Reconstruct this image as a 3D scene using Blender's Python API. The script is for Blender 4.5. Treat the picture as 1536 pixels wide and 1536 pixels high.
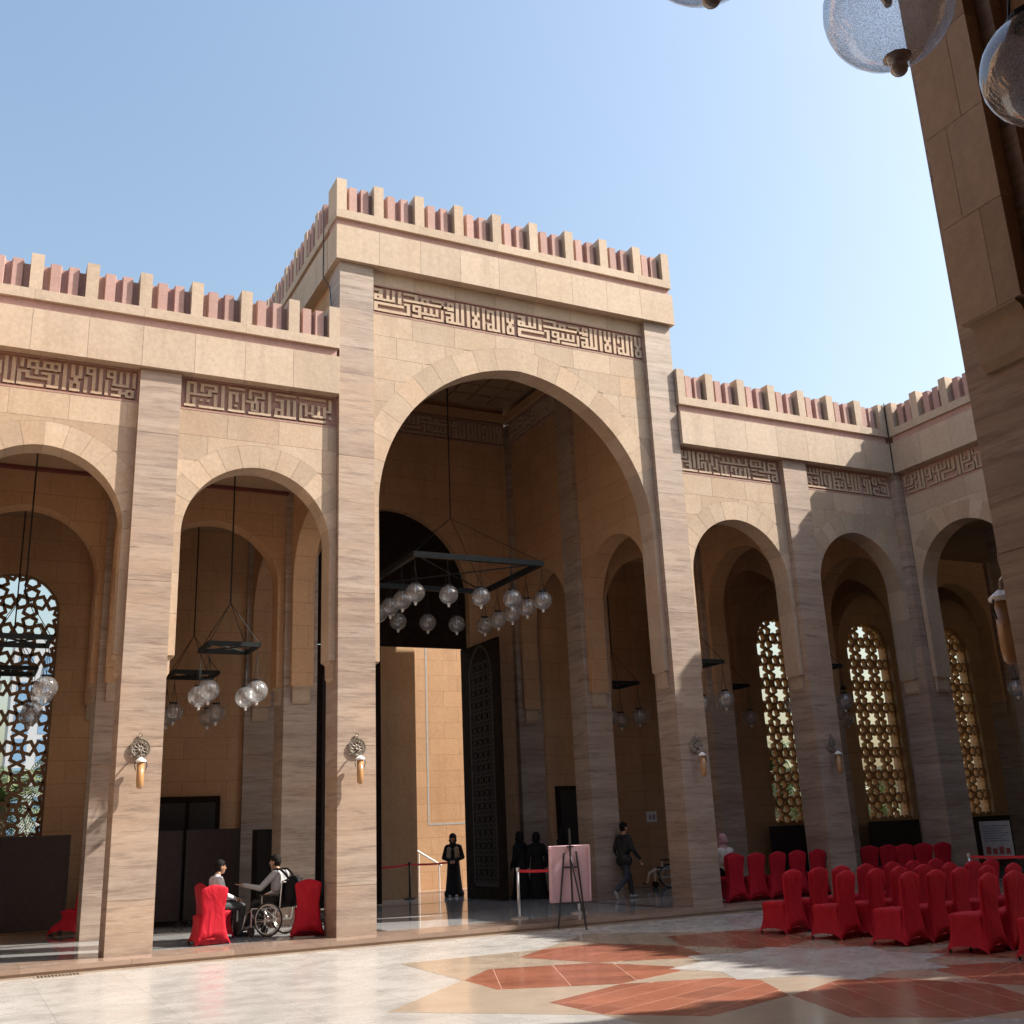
import bpy, math, random
from math import sin, cos, pi, sqrt, atan2, radians, hypot
from mathutils import Matrix, Vector
random.seed(7)
for o in list(bpy.data.objects):
    bpy.data.objects.remove(o)
sc = bpy.context.scene
COL = sc.collection

# ------------------------------------------------------------------ camera
cam = bpy.data.cameras.new('camera')
cam.sensor_width = 36.0
cam.lens = 37.73
cam.shift_y = -0.0094
cam.clip_start = 0.05
cam.clip_end = 3000
CAM = bpy.data.objects.new('camera', cam)
COL.objects.link(CAM)
_R = Vector((0.8943912, -0.44529049, -0.04219902))
_U = Vector((-0.09412927, -0.27961304, 0.95548743))
_F = Vector((0.43726886, 0.85060739, 0.29199831))
CAM.matrix_world = Matrix(((_R.x, _U.x, -_F.x, -6.199), (_R.y, _U.y, -_F.y, -19.527),
                           (_R.z, _U.z, -_F.z, 1.674), (0, 0, 0, 1)))
sc.camera = CAM

# ------------------------------------------------------------------ sky, sun, exposure
SUN = Vector((2.38, -1.0, 2.38)).normalized()      # direction towards the sun
world = bpy.data.worlds.new('World')
sc.world = world
world.use_nodes = True
wn = world.node_tree
sky = wn.nodes.new('ShaderNodeTexSky')
sky.sky_type = 'NISHITA'
sky.sun_disc = False
sky.sun_elevation = math.asin(SUN.z)
sky.sun_rotation = atan2(SUN.x, SUN.y)
sky.air_density = 1.7
sky.dust_density = 4.5
sky.ozone_density = 2.4
wn.links.new(sky.outputs[0], wn.nodes['Background'].inputs[0])
wn.nodes['Background'].inputs[1].default_value = 0.115
sun = bpy.data.lights.new('sun', 'SUN')
sun.energy = 5.0
sun.angle = radians(0.53)
sun.color = (1.0, 0.92, 0.81)
SUNO = bpy.data.objects.new('sun', sun)
COL.objects.link(SUNO)
SUNO.rotation_euler = SUN.to_track_quat('Z', 'Y').to_euler()
SUNO.location = SUN * 60
sc.view_settings.view_transform = 'Standard'
sc.view_settings.look = 'None'
sc.view_settings.exposure = 1.03
sc.view_settings.gamma = 1.0
sc.view_settings.use_curve_mapping = False
sc.cycles.max_bounces = 10
sc.cycles.diffuse_bounces = 5
sc.cycles.transparent_max_bounces = 24
sc.cycles.caustics_reflective = False
sc.cycles.caustics_refractive = False
sc.cycles.use_denoising = True

# ------------------------------------------------------------------ materials
class NT:
    def __init__(s, name):
        m = bpy.data.materials.new(name); m.use_nodes = True
        s.m = m; s.t = m.node_tree; s.b = s.t.nodes['Principled BSDF']
    def n(s, kind, **kw):
        nd = s.t.nodes.new('ShaderNode' + kind)
        for k, v in kw.items():
            if k in nd.inputs.keys() if hasattr(nd.inputs, 'keys') else False:
                nd.inputs[k].default_value = v
            else:
                setattr(nd, k, v)
        return nd
    def l(s, a, b): s.t.links.new(a, b)
    def mix(s, fac, a, b, blend='MIX'):
        nd = s.t.nodes.new('ShaderNodeMix'); nd.data_type = 'RGBA'; nd.blend_type = blend
        for sock, v in ((nd.inputs[0], fac), (nd.inputs[6], a), (nd.inputs[7], b)):
            if hasattr(v, 'links'): s.l(v, sock)
            elif isinstance(v, (tuple, list)): sock.default_value = (*v, 1) if len(v) == 3 else v
            else: sock.default_value = v
        return nd.outputs[2]
    def ramp(s, src, p0, p1, c0=0.0, c1=1.0):
        nd = s.t.nodes.new('ShaderNodeMapRange')
        s.l(src, nd.inputs[0])
        for i, v in zip((1, 2, 3, 4), (p0, p1, c0, c1)): nd.inputs[i].default_value = v
        return nd.outputs[0]
    def pos(s, scale=(1, 1, 1), rnd=0.0):
        g = s.t.nodes.new('ShaderNodeNewGeometry')
        mp = s.t.nodes.new('ShaderNodeMapping'); mp.inputs['Scale'].default_value = scale
        s.l(g.outputs['Position'], mp.inputs['Vector'])
        if rnd:
            oi = s.t.nodes.new('ShaderNodeObjectInfo')
            cb = s.t.nodes.new('ShaderNodeCombineXYZ')
            ml = s.t.nodes.new('ShaderNodeMath'); ml.operation = 'MULTIPLY'; ml.inputs[1].default_value = rnd
            s.l(oi.outputs['Random'], ml.inputs[0])
            for i in range(3): s.l(ml.outputs[0], cb.inputs[i])
            s.l(cb.outputs[0], mp.inputs['Location'])
        return mp.outputs[0]
    def noise(s, vec, scale, detail=6, rough=0.6, dist=0.0):
        nd = s.t.nodes.new('ShaderNodeTexNoise')
        s.l(vec, nd.inputs['Vector'])
        nd.inputs['Scale'].default_value = scale; nd.inputs['Detail'].default_value = detail
        nd.inputs['Roughness'].default_value = rough; nd.inputs['Distortion'].default_value = dist
        return nd.outputs['Fac']
    def rnd(s):
        return s.t.nodes.new('ShaderNodeObjectInfo').outputs['Random']
    def bump(s, h, strength, dist=0.02):
        nd = s.t.nodes.new('ShaderNodeBump'); nd.inputs['Strength'].default_value = strength
        nd.inputs['Distance'].default_value = dist
        s.l(h, nd.inputs['Height']); s.l(nd.outputs[0], s.b.inputs['Normal'])
    def out(s, col=None, rough=0.6, metal=0.0, spec=0.5):
        if col is not None:
            if hasattr(col, 'links'): s.l(col, s.b.inputs['Base Color'])
            else: s.b.inputs['Base Color'].default_value = (*col, 1)
        if hasattr(rough, 'links'): s.l(rough, s.b.inputs['Roughness'])
        else: s.b.inputs['Roughness'].default_value = rough
        s.b.inputs['Metallic'].default_value = metal
        s.b.inputs['Specular IOR Level'].default_value = spec
        return s.m

def stone(name, c1, c2, c3, var=0.16, rough=0.75, bump=0.25, coursed=False):
    t = NT(name)
    p = t.pos()
    pr = t.pos(rnd=37.0)
    big = t.noise(pr, 0.9, 5, 0.6)
    fine = t.noise(p, 14.0, 8, 0.7)
    col = t.mix(t.ramp(big, 0.32, 0.68), c1, c2)
    stain = t.noise(pr, 0.35, 3, 0.5)
    col = t.mix(t.ramp(stain, 0.52, 0.75, 0.0, 0.55), col, c3)
    streak = t.noise(t.pos((2.2, 2.2, 0.22), rnd=13.0), 1.0, 5, 0.65)
    col = t.mix(t.ramp(streak, 0.52, 0.78, 0.0, 0.4), col, tuple(q * 0.62 for q in c1))
    val = t.ramp(t.rnd(), 0, 1, 1 - var, 1 + var * 0.6)
    sp = t.ramp(fine, 0.3, 0.7, 0.86, 1.1)
    mm = t.n('Math', operation='MULTIPLY'); t.l(val, mm.inputs[0]); t.l(sp, mm.inputs[1])
    hsv = t.n('HueSaturation'); t.l(col, hsv.inputs['Color']); t.l(mm.outputs[0], hsv.inputs['Value'])
    c = hsv.outputs[0]
    h = fine
    if coursed:
        g = t.n('NewGeometry'); sx = t.n('SeparateXYZ'); t.l(g.outputs['Position'], sx.inputs[0])
        ad = t.n('Math', operation='ADD'); t.l(sx.outputs[0], ad.inputs[0]); t.l(sx.outputs[1], ad.inputs[1])
        cb = t.n('CombineXYZ'); t.l(ad.outputs[0], cb.inputs[0]); t.l(sx.outputs[2], cb.inputs[1])
        br = t.n('TexBrick'); t.l(cb.outputs[0], br.inputs['Vector'])
        br.inputs['Scale'].default_value = 1.0; br.inputs['Brick Width'].default_value = 1.05
        br.inputs['Row Height'].default_value = 0.52; br.inputs['Mortar Size'].default_value = 0.007
        br.inputs['Color1'].default_value = (1, 1, 1, 1); br.inputs['Color2'].default_value = (0.90, 0.90, 0.90, 1)
        br.inputs['Mortar'].default_value = (0.66, 0.6, 0.54, 1)
        c = t.mix(1.0, c, br.outputs['Color'], 'MULTIPLY')
    t.bump(h, bump, 0.012)
    return t.out(c, rough, 0, 0.3)

def travertine():
    t = NT('travertine')
    band = t.noise(t.pos((0.22, 0.22, 3.2), rnd=23.0), 1.0, 9, 0.68, 0.5)
    mid = t.noise(t.pos((1.1, 1.1, 13.0), rnd=11.0), 1.0, 6, 0.65, 0.5)
    fine = t.noise(t.pos((5.0, 5.0, 60.0), rnd=7.0), 1.0, 4, 0.7, 0.3)
    big = t.noise(t.pos((0.3, 0.3, 0.55), rnd=5.0), 1.0, 4, 0.6, 0.4)
    col = t.mix(t.ramp(band, 0.34, 0.66), (0.235, 0.18, 0.15), (0.42, 0.345, 0.285))
    col = t.mix(t.ramp(big, 0.42, 0.7, 0, 0.65), col, (0.40, 0.265, 0.175))
    col = t.mix(t.ramp(mid, 0.50, 0.70, 0, 0.85), col, (0.165, 0.118, 0.095))
    vein = t.noise(t.pos((0.12, 0.12, 1.5), rnd=31.0), 1.0, 10, 0.72, 0.9)
    col = t.mix(t.ramp(vein, 0.56, 0.66, 0, 0.6), col, (0.20, 0.135, 0.105))
    col = t.mix(t.ramp(fine, 0.50, 0.80, 0, 0.45), col, (0.50, 0.43, 0.37))
    col = t.mix(t.ramp(fine, 0.48, 0.25, 0, 0.5), col, (0.20, 0.15, 0.125))
    pits = t.noise(t.pos((1, 1, 3.2)), 16, 4, 0.65)
    col = t.mix(t.ramp(pits, 0.66, 0.72, 0, 0.55), col, (0.14, 0.10, 0.08))
    t.bump(pits, 0.2, 0.01)
    return t.out(col, 0.55, 0, 0.4)

def marble(name, c1, c2, vein, rough=0.12, var=0.05, spec=0.5):
    t = NT(name)
    p = t.pos(rnd=19.0)
    a = t.noise(p, 1.1, 8, 0.65, 1.2)
    b = t.noise(p, 5.0, 8, 0.7, 0.8)
    col = t.mix(t.ramp(a, 0.3, 0.7), c1, c2)
    col = t.mix(t.ramp(b, 0.55, 0.8, 0, 0.5), col, vein)
    val = t.ramp(t.rnd(), 0, 1, 1 - var, 1 + var)
    hsv = t.n('HueSaturation'); t.l(col, hsv.inputs['Color']); t.l(val, hsv.inputs['Value'])
    rg = t.ramp(t.noise(t.pos(), 2.5, 6, 0.6), 0.3, 0.7, rough * 0.7, rough * 1.7)
    return t.out(hsv.outputs[0], rg, 0, spec)

def plain(name, col, rough=0.5, metal=0.0, spec=0.5, var=0.12, scale=9.0, bump=0.0):
    t = NT(name)
    f = t.noise(t.pos(), scale, 5, 0.6)
    lo = tuple(c * (1 - var) for c in col); hi = tuple(min(1, c * (1 + var)) for c in col)
    c = t.mix(t.ramp(f, 0.3, 0.7), lo, hi)
    if bump: t.bump(f, bump, 0.01)
    return t.out(c, rough, metal, spec)

def globe_glass():
    t = NT('ribbed_glass')
    nt = t.t; nt.nodes.remove(t.b)
    out = nt.nodes['Material Output']
    tr = nt.nodes.new('ShaderNodeBsdfTransparent'); tr.inputs[0].default_value = (0.93, 0.94, 0.95, 1)
    gl = nt.nodes.new('ShaderNodeBsdfGlossy'); gl.inputs['Roughness'].default_value = 0.08
    tl = nt.nodes.new('ShaderNodeBsdfTranslucent'); tl.inputs[0].default_value = (0.85, 0.87, 0.9, 1)
    df = nt.nodes.new('ShaderNodeBsdfDiffuse'); df.inputs[0].default_value = (0.75, 0.77, 0.8, 1)
    lw = nt.nodes.new('ShaderNodeLayerWeight'); lw.inputs['Blend'].default_value = 0.25
    nz = t.noise(t.pos(), 210.0, 1, 0.5)
    m0 = nt.nodes.new('ShaderNodeMixShader'); m0.inputs[0].default_value = 0.5
    nt.links.new(tl.outputs[0], m0.inputs[1]); nt.links.new(df.outputs[0], m0.inputs[2])
    m1 = nt.nodes.new('ShaderNodeMixShader')
    nt.links.new(t.ramp(nz, 0.40, 0.64, 0.10, 0.42), m1.inputs[0])
    nt.links.new(tr.outputs[0], m1.inputs[1]); nt.links.new(m0.outputs[0], m1.inputs[2])
    m2 = nt.nodes.new('ShaderNodeMixShader')
    nt.links.new(t.ramp(lw.outputs['Facing'], 0.0, 1.0, 0.06, 0.65), m2.inputs[0])
    nt.links.new(m1.outputs[0], m2.inputs[1]); nt.links.new(gl.outputs[0], m2.inputs[2])
    nt.links.new(m2.outputs[0], out.inputs[0])
    return t.m

M = {}
M['lime'] = stone('limestone', (0.42, 0.315, 0.225), (0.475, 0.375, 0.285), (0.45, 0.295, 0.19), var=0.15)
M['lime_plain'] = stone('limestone_panel', (0.445, 0.35, 0.265), (0.485, 0.39, 0.305), (0.45, 0.33, 0.235), var=0.09)
M['lime_in'] = stone('limestone_coursed', (0.47, 0.285, 0.16), (0.52, 0.325, 0.19), (0.46, 0.25, 0.125), var=0.05, coursed=True)  # same limestone as the facade; warm interior bounce light put into its colour
M['porch_lime'] = stone('porch_limestone', (0.58, 0.38, 0.22), (0.63, 0.42, 0.25), (0.55, 0.34, 0.18), var=0.05)  # lighter limestone for the shaded porch pier; bounce light put into its colour
M['trav'] = travertine()
M['pink'] = stone('pink_stone', (0.39, 0.245, 0.22), (0.45, 0.295, 0.265), (0.33, 0.20, 0.175), var=0.12)
M['ground_frieze'] = stone('frieze_ground', (0.345, 0.21, 0.175), (0.39, 0.245, 0.205), (0.31, 0.185, 0.155), var=0.04)
M['white_m'] = marble('white_marble', (0.345, 0.335, 0.325), (0.395, 0.387, 0.376), (0.295, 0.283, 0.268), 0.22)
M['grey_m'] = marble('grey_marble', (0.34, 0.355, 0.37), (0.40, 0.41, 0.42), (0.29, 0.30, 0.315), 0.07)
M['beige_m'] = marble('beige_marble', (0.335, 0.27, 0.21), (0.385, 0.32, 0.255), (0.285, 0.225, 0.17), 0.14)
M['red_m'] = marble('red_granite', (0.245, 0.092, 0.06), (0.30, 0.12, 0.076), (0.175, 0.062, 0.042), 0.17, 0.16)
M['dark_m'] = marble('dark_granite', (0.10, 0.085, 0.08), (0.15, 0.125, 0.115), (0.07, 0.06, 0.055), 0.13)
M['kerb_m'] = marble('brown_granite', (0.24, 0.175, 0.14), (0.32, 0.24, 0.195), (0.17, 0.12, 0.095), 0.16, 0.12)
M['redgrout'] = plain('red_grout', (0.36, 0.22, 0.175), 0.8, var=0.25)
M['bed'] = plain('marble_joint', (0.34, 0.325, 0.30), 0.6, var=0.1)
M['grout'] = plain('grout', (0.32, 0.275, 0.235), 0.8, var=0.1)
M['wood'] = plain('dark_wood', (0.020, 0.013, 0.010), 0.85, 0, 0.08, var=0.35, scale=5)
M['bronze'] = plain('bronze_inlay', (0.030, 0.021, 0.017), 0.7, 0.1, var=0.3, scale=30)
M['iron'] = plain('black_iron', (0.016, 0.02, 0.022), 0.5, 0.2, 0.3, var=0.2)
M['steel'] = plain('polished_steel', (0.66, 0.65, 0.63), 0.35, 0.85, var=0.05)
M['silver'] = plain('silver_cap', (0.78, 0.78, 0.78), 0.3, 0.35, 0.5, var=0.04)
M['brass'] = plain('aged_metal', (0.32, 0.29, 0.25), 0.35, 0.8, var=0.3, scale=60)
M['amber'] = plain('amber_glass', (0.36, 0.20, 0.09), 0.15, 0.0, var=0.15)
M['glass'] = globe_glass()
def spandex():
    t = NT('red_spandex')
    tc = t.n('TexCoord'); mp = t.n('Mapping'); mp.inputs['Scale'].default_value = (5, 5, 2.2)
    oi = t.n('ObjectInfo'); cb = t.n('CombineXYZ'); ml = t.n('Math', operation='MULTIPLY'); ml.inputs[1].default_value = 40
    t.l(oi.outputs['Random'], ml.inputs[0])
    for i_ in range(3): t.l(ml.outputs[0], cb.inputs[i_])
    t.l(tc.outputs['Object'], mp.inputs['Vector']); t.l(cb.outputs[0], mp.inputs['Location'])
    f = t.noise(mp.outputs[0], 1.0, 4, 0.5, 1.6)
    c = t.mix(t.ramp(f, 0.3, 0.7), (0.34, 0.006, 0.018), (0.44, 0.010, 0.026))
    t.bump(f, 0.55, 0.05)
    return t.out(c, 0.65, 0, 0.2)
M['red'] = spandex()
M['black'] = plain('black_cloth', (0.012, 0.012, 0.014), 0.8, 0, 0.2, var=0.3)
M['screen'] = plain('dark_partition_cloth', (0.045, 0.032, 0.032), 0.8, 0, 0.2, var=0.15)
M['plastic'] = plain('black_plastic', (0.014, 0.014, 0.015), 0.4)
M['pinkboard'] = plain('pink_canvas', (0.60, 0.40, 0.44), 0.7, var=0.04)
M['belt'] = plain('red_belt', (0.55, 0.02, 0.03), 0.6, var=0.06)
M['skin'] = plain('skin', (0.34, 0.18, 0.115), 0.5, var=0.06, scale=20)
M['hair'] = plain('black_hair', (0.010, 0.008, 0.007), 0.75, 0, 0.15, var=0.3, scale=40)
M['shirt'] = plain('white_shirt', (0.62, 0.64, 0.69), 0.75, var=0.05, scale=14, bump=0.3)
M['greyshirt'] = plain('grey_pullover', (0.34, 0.345, 0.36), 0.85, var=0.08, scale=14, bump=0.3)
M['trouser'] = plain('charcoal_trousers', (0.05, 0.055, 0.06), 0.8, var=0.15, bump=0.2)
M['jacket'] = plain('black_jacket', (0.014, 0.014, 0.016), 0.75, var=0.2, bump=0.2)
M['jeans'] = plain('dark_jeans', (0.035, 0.045, 0.06), 0.8, var=0.2)
M['shoe'] = plain('pale_shoes', (0.4, 0.4, 0.4), 0.6)
M['vest'] = plain('tan_vest', (0.30, 0.24, 0.18), 0.8, var=0.1)
M['scarf'] = plain('pink_headscarf', (0.42, 0.24, 0.27), 0.8, var=0.1, bump=0.3)
M['paleshawl'] = plain('pale_shawl', (0.55, 0.52, 0.5), 0.8, var=0.1)
M['white_paint'] = plain('white_paint', (0.75, 0.75, 0.73), 0.5, var=0.03)
M['ink'] = plain('print_ink', (0.26, 0.27, 0.34), 0.6)
M['redink'] = plain('red_print', (0.45, 0.08, 0.06), 0.6)
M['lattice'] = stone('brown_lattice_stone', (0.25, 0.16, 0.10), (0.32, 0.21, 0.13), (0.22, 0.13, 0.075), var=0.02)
M['lattice_bounce_lit'] = stone('bounce_lit_lattice_stone', (0.46, 0.24, 0.095), (0.50, 0.27, 0.115), (0.42, 0.21, 0.08), var=0.02)  # lattice stone turned orange: light on the hole reveals is in the colour
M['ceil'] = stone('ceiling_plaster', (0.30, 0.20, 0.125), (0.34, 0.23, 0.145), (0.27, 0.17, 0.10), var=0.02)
M['redtrim'] = plain('dark_red_trim', (0.13, 0.035, 0.03), 0.6)
M['sand'] = plain('pale_paving', (0.40, 0.34, 0.27), 0.85, var=0.15, scale=1.5)
M['grass'] = plain('lawn', (0.07, 0.11, 0.035), 0.9, var=0.3, scale=3)
M['palm_leaf'] = plain('palm_leaf', (0.10, 0.13, 0.055), 0.6, var=0.35, scale=4)
M['bark'] = plain('palm_bark', (0.16, 0.115, 0.075), 0.9, var=0.3, scale=12, bump=0.5)
M['tower'] = plain('pale_cladding', (0.30, 0.33, 0.37), 0.5, var=0.05)
M['towerglass'] = plain('blue_glazing', (0.12, 0.22, 0.36), 0.15, 0.0, var=0.2)

# ------------------------------------------------------------------ builders
def mk(name, verts, faces, mat, parent=None, smooth=False, mats=None, fm=None):
    me = bpy.data.meshes.new(name)
    me.from_pydata([tuple(v) for v in verts], [], faces)
    for m in (mats or [mat]): me.materials.append(m)
    if fm: me.polygons.foreach_set('material_index', fm)
    if smooth: me.polygons.foreach_set('use_smooth', [True] * len(me.polygons))
    me.update()
    o = bpy.data.objects.new(name, me)
    COL.objects.link(o)
    if parent is not None:
        o.parent = parent
        if parent.type == 'EMPTY' and parent.get('_w'):
            o.matrix_parent_inverse = Matrix.Translation(-Vector(parent.location))
    return o

def tag(o, label=None, cat=None, group=None, kind=None):
    if label: o['label'] = label
    if cat: o['category'] = cat
    if group: o['group'] = group
    if kind: o['kind'] = kind
    return o

def empty(name, loc, label=None, cat=None, group=None, rz=0.0, world=False):
    o = bpy.data.objects.new(name, None); COL.objects.link(o)
    o.location = loc; o.rotation_euler = (0, 0, rz); o.empty_display_size = 0.2
    if world: o['_w'] = 1
    return tag(o, label, cat, group)

def copy_tree(o, parent=None):
    c = o.copy(); COL.objects.link(c)
    if parent is not None:
        c.parent = parent; c.matrix_parent_inverse = o.matrix_parent_inverse.copy()
    for ch in o.children: copy_tree(ch, c)
    return c

class Fr:                                   # a facade frame: u along it, v into the building
    def __init__(s, o, u, v): s.o, s.u, s.v = Vector(o), Vector(u), Vector(v)
    def __call__(s, u, v, z): return s.o + s.u * u + s.v * v + Vector((0, 0, z))
ID = Fr((0, 0, 0), (1, 0, 0), (0, 1, 0))

class MB:
    def __init__(s, fr=ID): s.V = []; s.F = []; s.fr = fr; s.fm = []; s.cur = 0
    def add(s, vs, fs):
        b = len(s.V); s.V += [s.fr(*v) for v in vs]; s.F += [[b + i for i in f] for f in fs]
        s.fm += [s.cur] * len(fs); return s
    def box(s, u0, u1, v0, v1, z0, z1):
        return s.add([(u0, v0, z0), (u1, v0, z0), (u1, v1, z0), (u0, v1, z0), (u0, v0, z1), (u1, v0, z1), (u1, v1, z1), (u0, v1, z1)],
                     [(0, 3, 2, 1), (4, 5, 6, 7), (0, 1, 5, 4), (1, 2, 6, 5), (2, 3, 7, 6), (3, 0, 4, 7)])
    def prism_uz(s, poly, v0, v1):          # poly of (u, z), counter-clockwise seen from -v
        n = len(poly)
        vs = [(u, v0, z) for u, z in poly] + [(u, v1, z) for u, z in poly]
        fs = [tuple(range(n)), tuple(range(2 * n - 1, n - 1, -1))]
        fs += [(i, n + i, n + (i + 1) % n, (i + 1) % n) for i in range(n)]
        return s.add(vs, fs)
    def prism_uv(s, poly, z0, z1):
        n = len(poly)
        vs = [(u, v, z0) for u, v in poly] + [(u, v, z1) for u, v in poly]
        fs = [tuple(range(n - 1, -1, -1)), tuple(range(n, 2 * n))]
        fs += [(i, (i + 1) % n, n + (i + 1) % n, n + i) for i in range(n)]
        return s.add(vs, fs)
    def prism_vz(s, poly, u0, u1):
        n = len(poly)
        vs = [(u0, v, z) for v, z in poly] + [(u1, v, z) for v, z in poly]
        fs = [tuple(range(n - 1, -1, -1)), tuple(range(n, 2 * n))]
        fs += [(i, (i + 1) % n, n + (i + 1) % n, n + i) for i in range(n)]
        return s.add(vs, fs)
    def strip(s, pts, ztop, v0, v1):        # wall over a lower outline pts [(u, z)]
        n = len(pts); vs = []
        for u, z in pts: vs += [(u, v0, z), (u, v0, ztop), (u, v1, z), (u, v1, ztop)]
        fs = []
        for i in range(n - 1):
            a, b = 4 * i, 4 * i + 4
            if abs(pts[i][0] - pts[i + 1][0]) > 1e-6:
                fs += [(a, b, b + 1, a + 1), (a + 2, a + 3, b + 3, b + 2), (a + 1, b + 1, b + 3, a + 3)]
            fs.append((a, a + 2, b + 2, b))
        e = 4 * (n - 1)
        fs += [(0, 1, 3, 2), (e, e + 2, e + 3, e + 1)]
        return s.add(vs, fs)
    def tube(s, p0, p1, r0, r1=None, n=8, caps=True):
        r1 = r0 if r1 is None else r1
        p0, p1 = Vector(p0), Vector(p1)
        d = (p1 - p0); 
        if d.length < 1e-7: return s
        d.normalize()
        a = d.orthogonal().normalized(); b = d.cross(a)
        vs = [tuple(p0 + (a * cos(2 * pi * i / n) + b * sin(2 * pi * i / n)) * r0) for i in range(n)]
        vs += [tuple(p1 + (a * cos(2 * pi * i / n) + b * sin(2 * pi * i / n)) * r1) for i in range(n)]
        fs = [(i, (i + 1) % n, n + (i + 1) % n, n + i) for i in range(n)]
        if caps: fs += [tuple(range(n - 1, -1, -1)), tuple(range(n, 2 * n))]
        return s.add(vs, fs)
    def path(s, pts, r, n=8):
        for a, b in zip(pts, pts[1:]): s.tube(a, b, r, r, n)
        return s
    def lathe(s, prof, c=(0, 0, 0), n=20):   # prof (r, z)
        vs = []
        for r, z in prof: vs += [(c[0] + r * cos(2 * pi * i / n), c[1] + r * sin(2 * pi * i / n), c[2] + z) for i in range(n)]
        fs = []
        for k in range(len(prof) - 1):
            for i in range(n):
                fs.append((k * n + i, k * n + (i + 1) % n, (k + 1) * n + (i + 1) % n, (k + 1) * n + i))
        fs += [tuple(range(n - 1, -1, -1)), tuple(range((len(prof) - 1) * n, len(prof) * n))]
        return s.add(vs, fs)
    def ring(s, c, ax, R, r, n=32, m=8, a0=0, a1=2 * pi):
        ax = Vector(ax).normalized(); a = ax.orthogonal().normalized(); b = ax.cross(a); c = Vector(c)
        full = abs(a1 - a0 - 2 * pi) < 1e-6
        N = n if full else n + 1; vs = []
        for i in range(N):
            t = a0 + (a1 - a0) * i / n; d = a * cos(t) + b * sin(t)
            for j in range(m):
                q = 2 * pi * j / m
                vs.append(tuple(c + d * (R + r * cos(q)) + ax * (r * sin(q))))
        fs = []
        for i in range(n):
            k = (i + 1) % N
            for j in range(m): fs.append((i * m + j, k * m + j, k * m + (j + 1) % m, i * m + (j + 1) % m))
        return s.add(vs, fs)
    def build(s, name, mat, parent=None, smooth=False, mats=None):
        return mk(name, s.V, s.F, mat, parent, smooth, mats, s.fm if mats else None)

def clip(poly, a, b, c):                    # keep a*x + b*y <= c
    out = []
    for i in range(len(poly)):
        p, q = poly[i], poly[(i + 1) % len(poly)]
        dp, dq = a * p[0] + b * p[1] - c, a * q[0] + b * q[1] - c
        if dp <= 0: out.append(p)
        if (dp < 0 < dq) or (dq < 0 < dp):
            t = dp / (dp - dq); out.append((p[0] + (q[0] - p[0]) * t, p[1] + (q[1] - p[1]) * t))
    return out
def area(poly):
    return 0.5 * abs(sum(poly[i][0] * poly[(i + 1) % len(poly)][1] - poly[(i + 1) % len(poly)][0] * poly[i][1] for i in range(len(poly))))

# ------------------------------------------------------------------ arches
PW, GAP, MOD = 0.745, 3.105, 3.85
ZB, ZCB = 4.90, 4.53                        # foot of the arch legs, foot of their corbels
def arch_geo(a, zs, ap):
    e = ((ap - zs) ** 2 - a * a) / (2 * a)
    return e, a + e
def arch_pts(a, zs, ap, n=14, off=0.0):     # left spring -> apex -> right spring
    e, r = arch_geo(a, zs, ap); r += off
    t1 = math.acos(max(-1, min(1, e / r)))
    L = [(e - r * cos(t1 * i / n), zs + r * sin(t1 * i / n)) for i in range(n + 1)]
    return L + [(-u, z) for u, z in L[-2::-1]]

def corbel(fr, edge, side, v0, v1, parent, depth=0.135):
    # scalloped stone under an arch leg: 'edge' is the pier face, side +1 when the leg grows towards +u
    x = lambda d: edge + side * d
    prof = [(x(0), ZB), (x(depth), ZB), (x(depth), ZB - 0.02)]
    for k in range(6):
        t = k / 5 * pi / 2
        prof.append((x(depth - 0.065 * sin(t)), ZB - 0.02 - 0.065 * (1 - cos(t))))
    prof += [(x(depth - 0.065), ZCB + 0.06), (x(depth - 0.09), ZCB + 0.02), (x(depth - 0.10), ZCB), (x(0), ZCB)]
    if side < 0: prof = prof[::-1]
    prof = prof[::-1]
    MB(fr).prism_uz(prof, v0 + 0.05, v1 - 0.05).build('corbel', M['lime'], parent)

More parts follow.
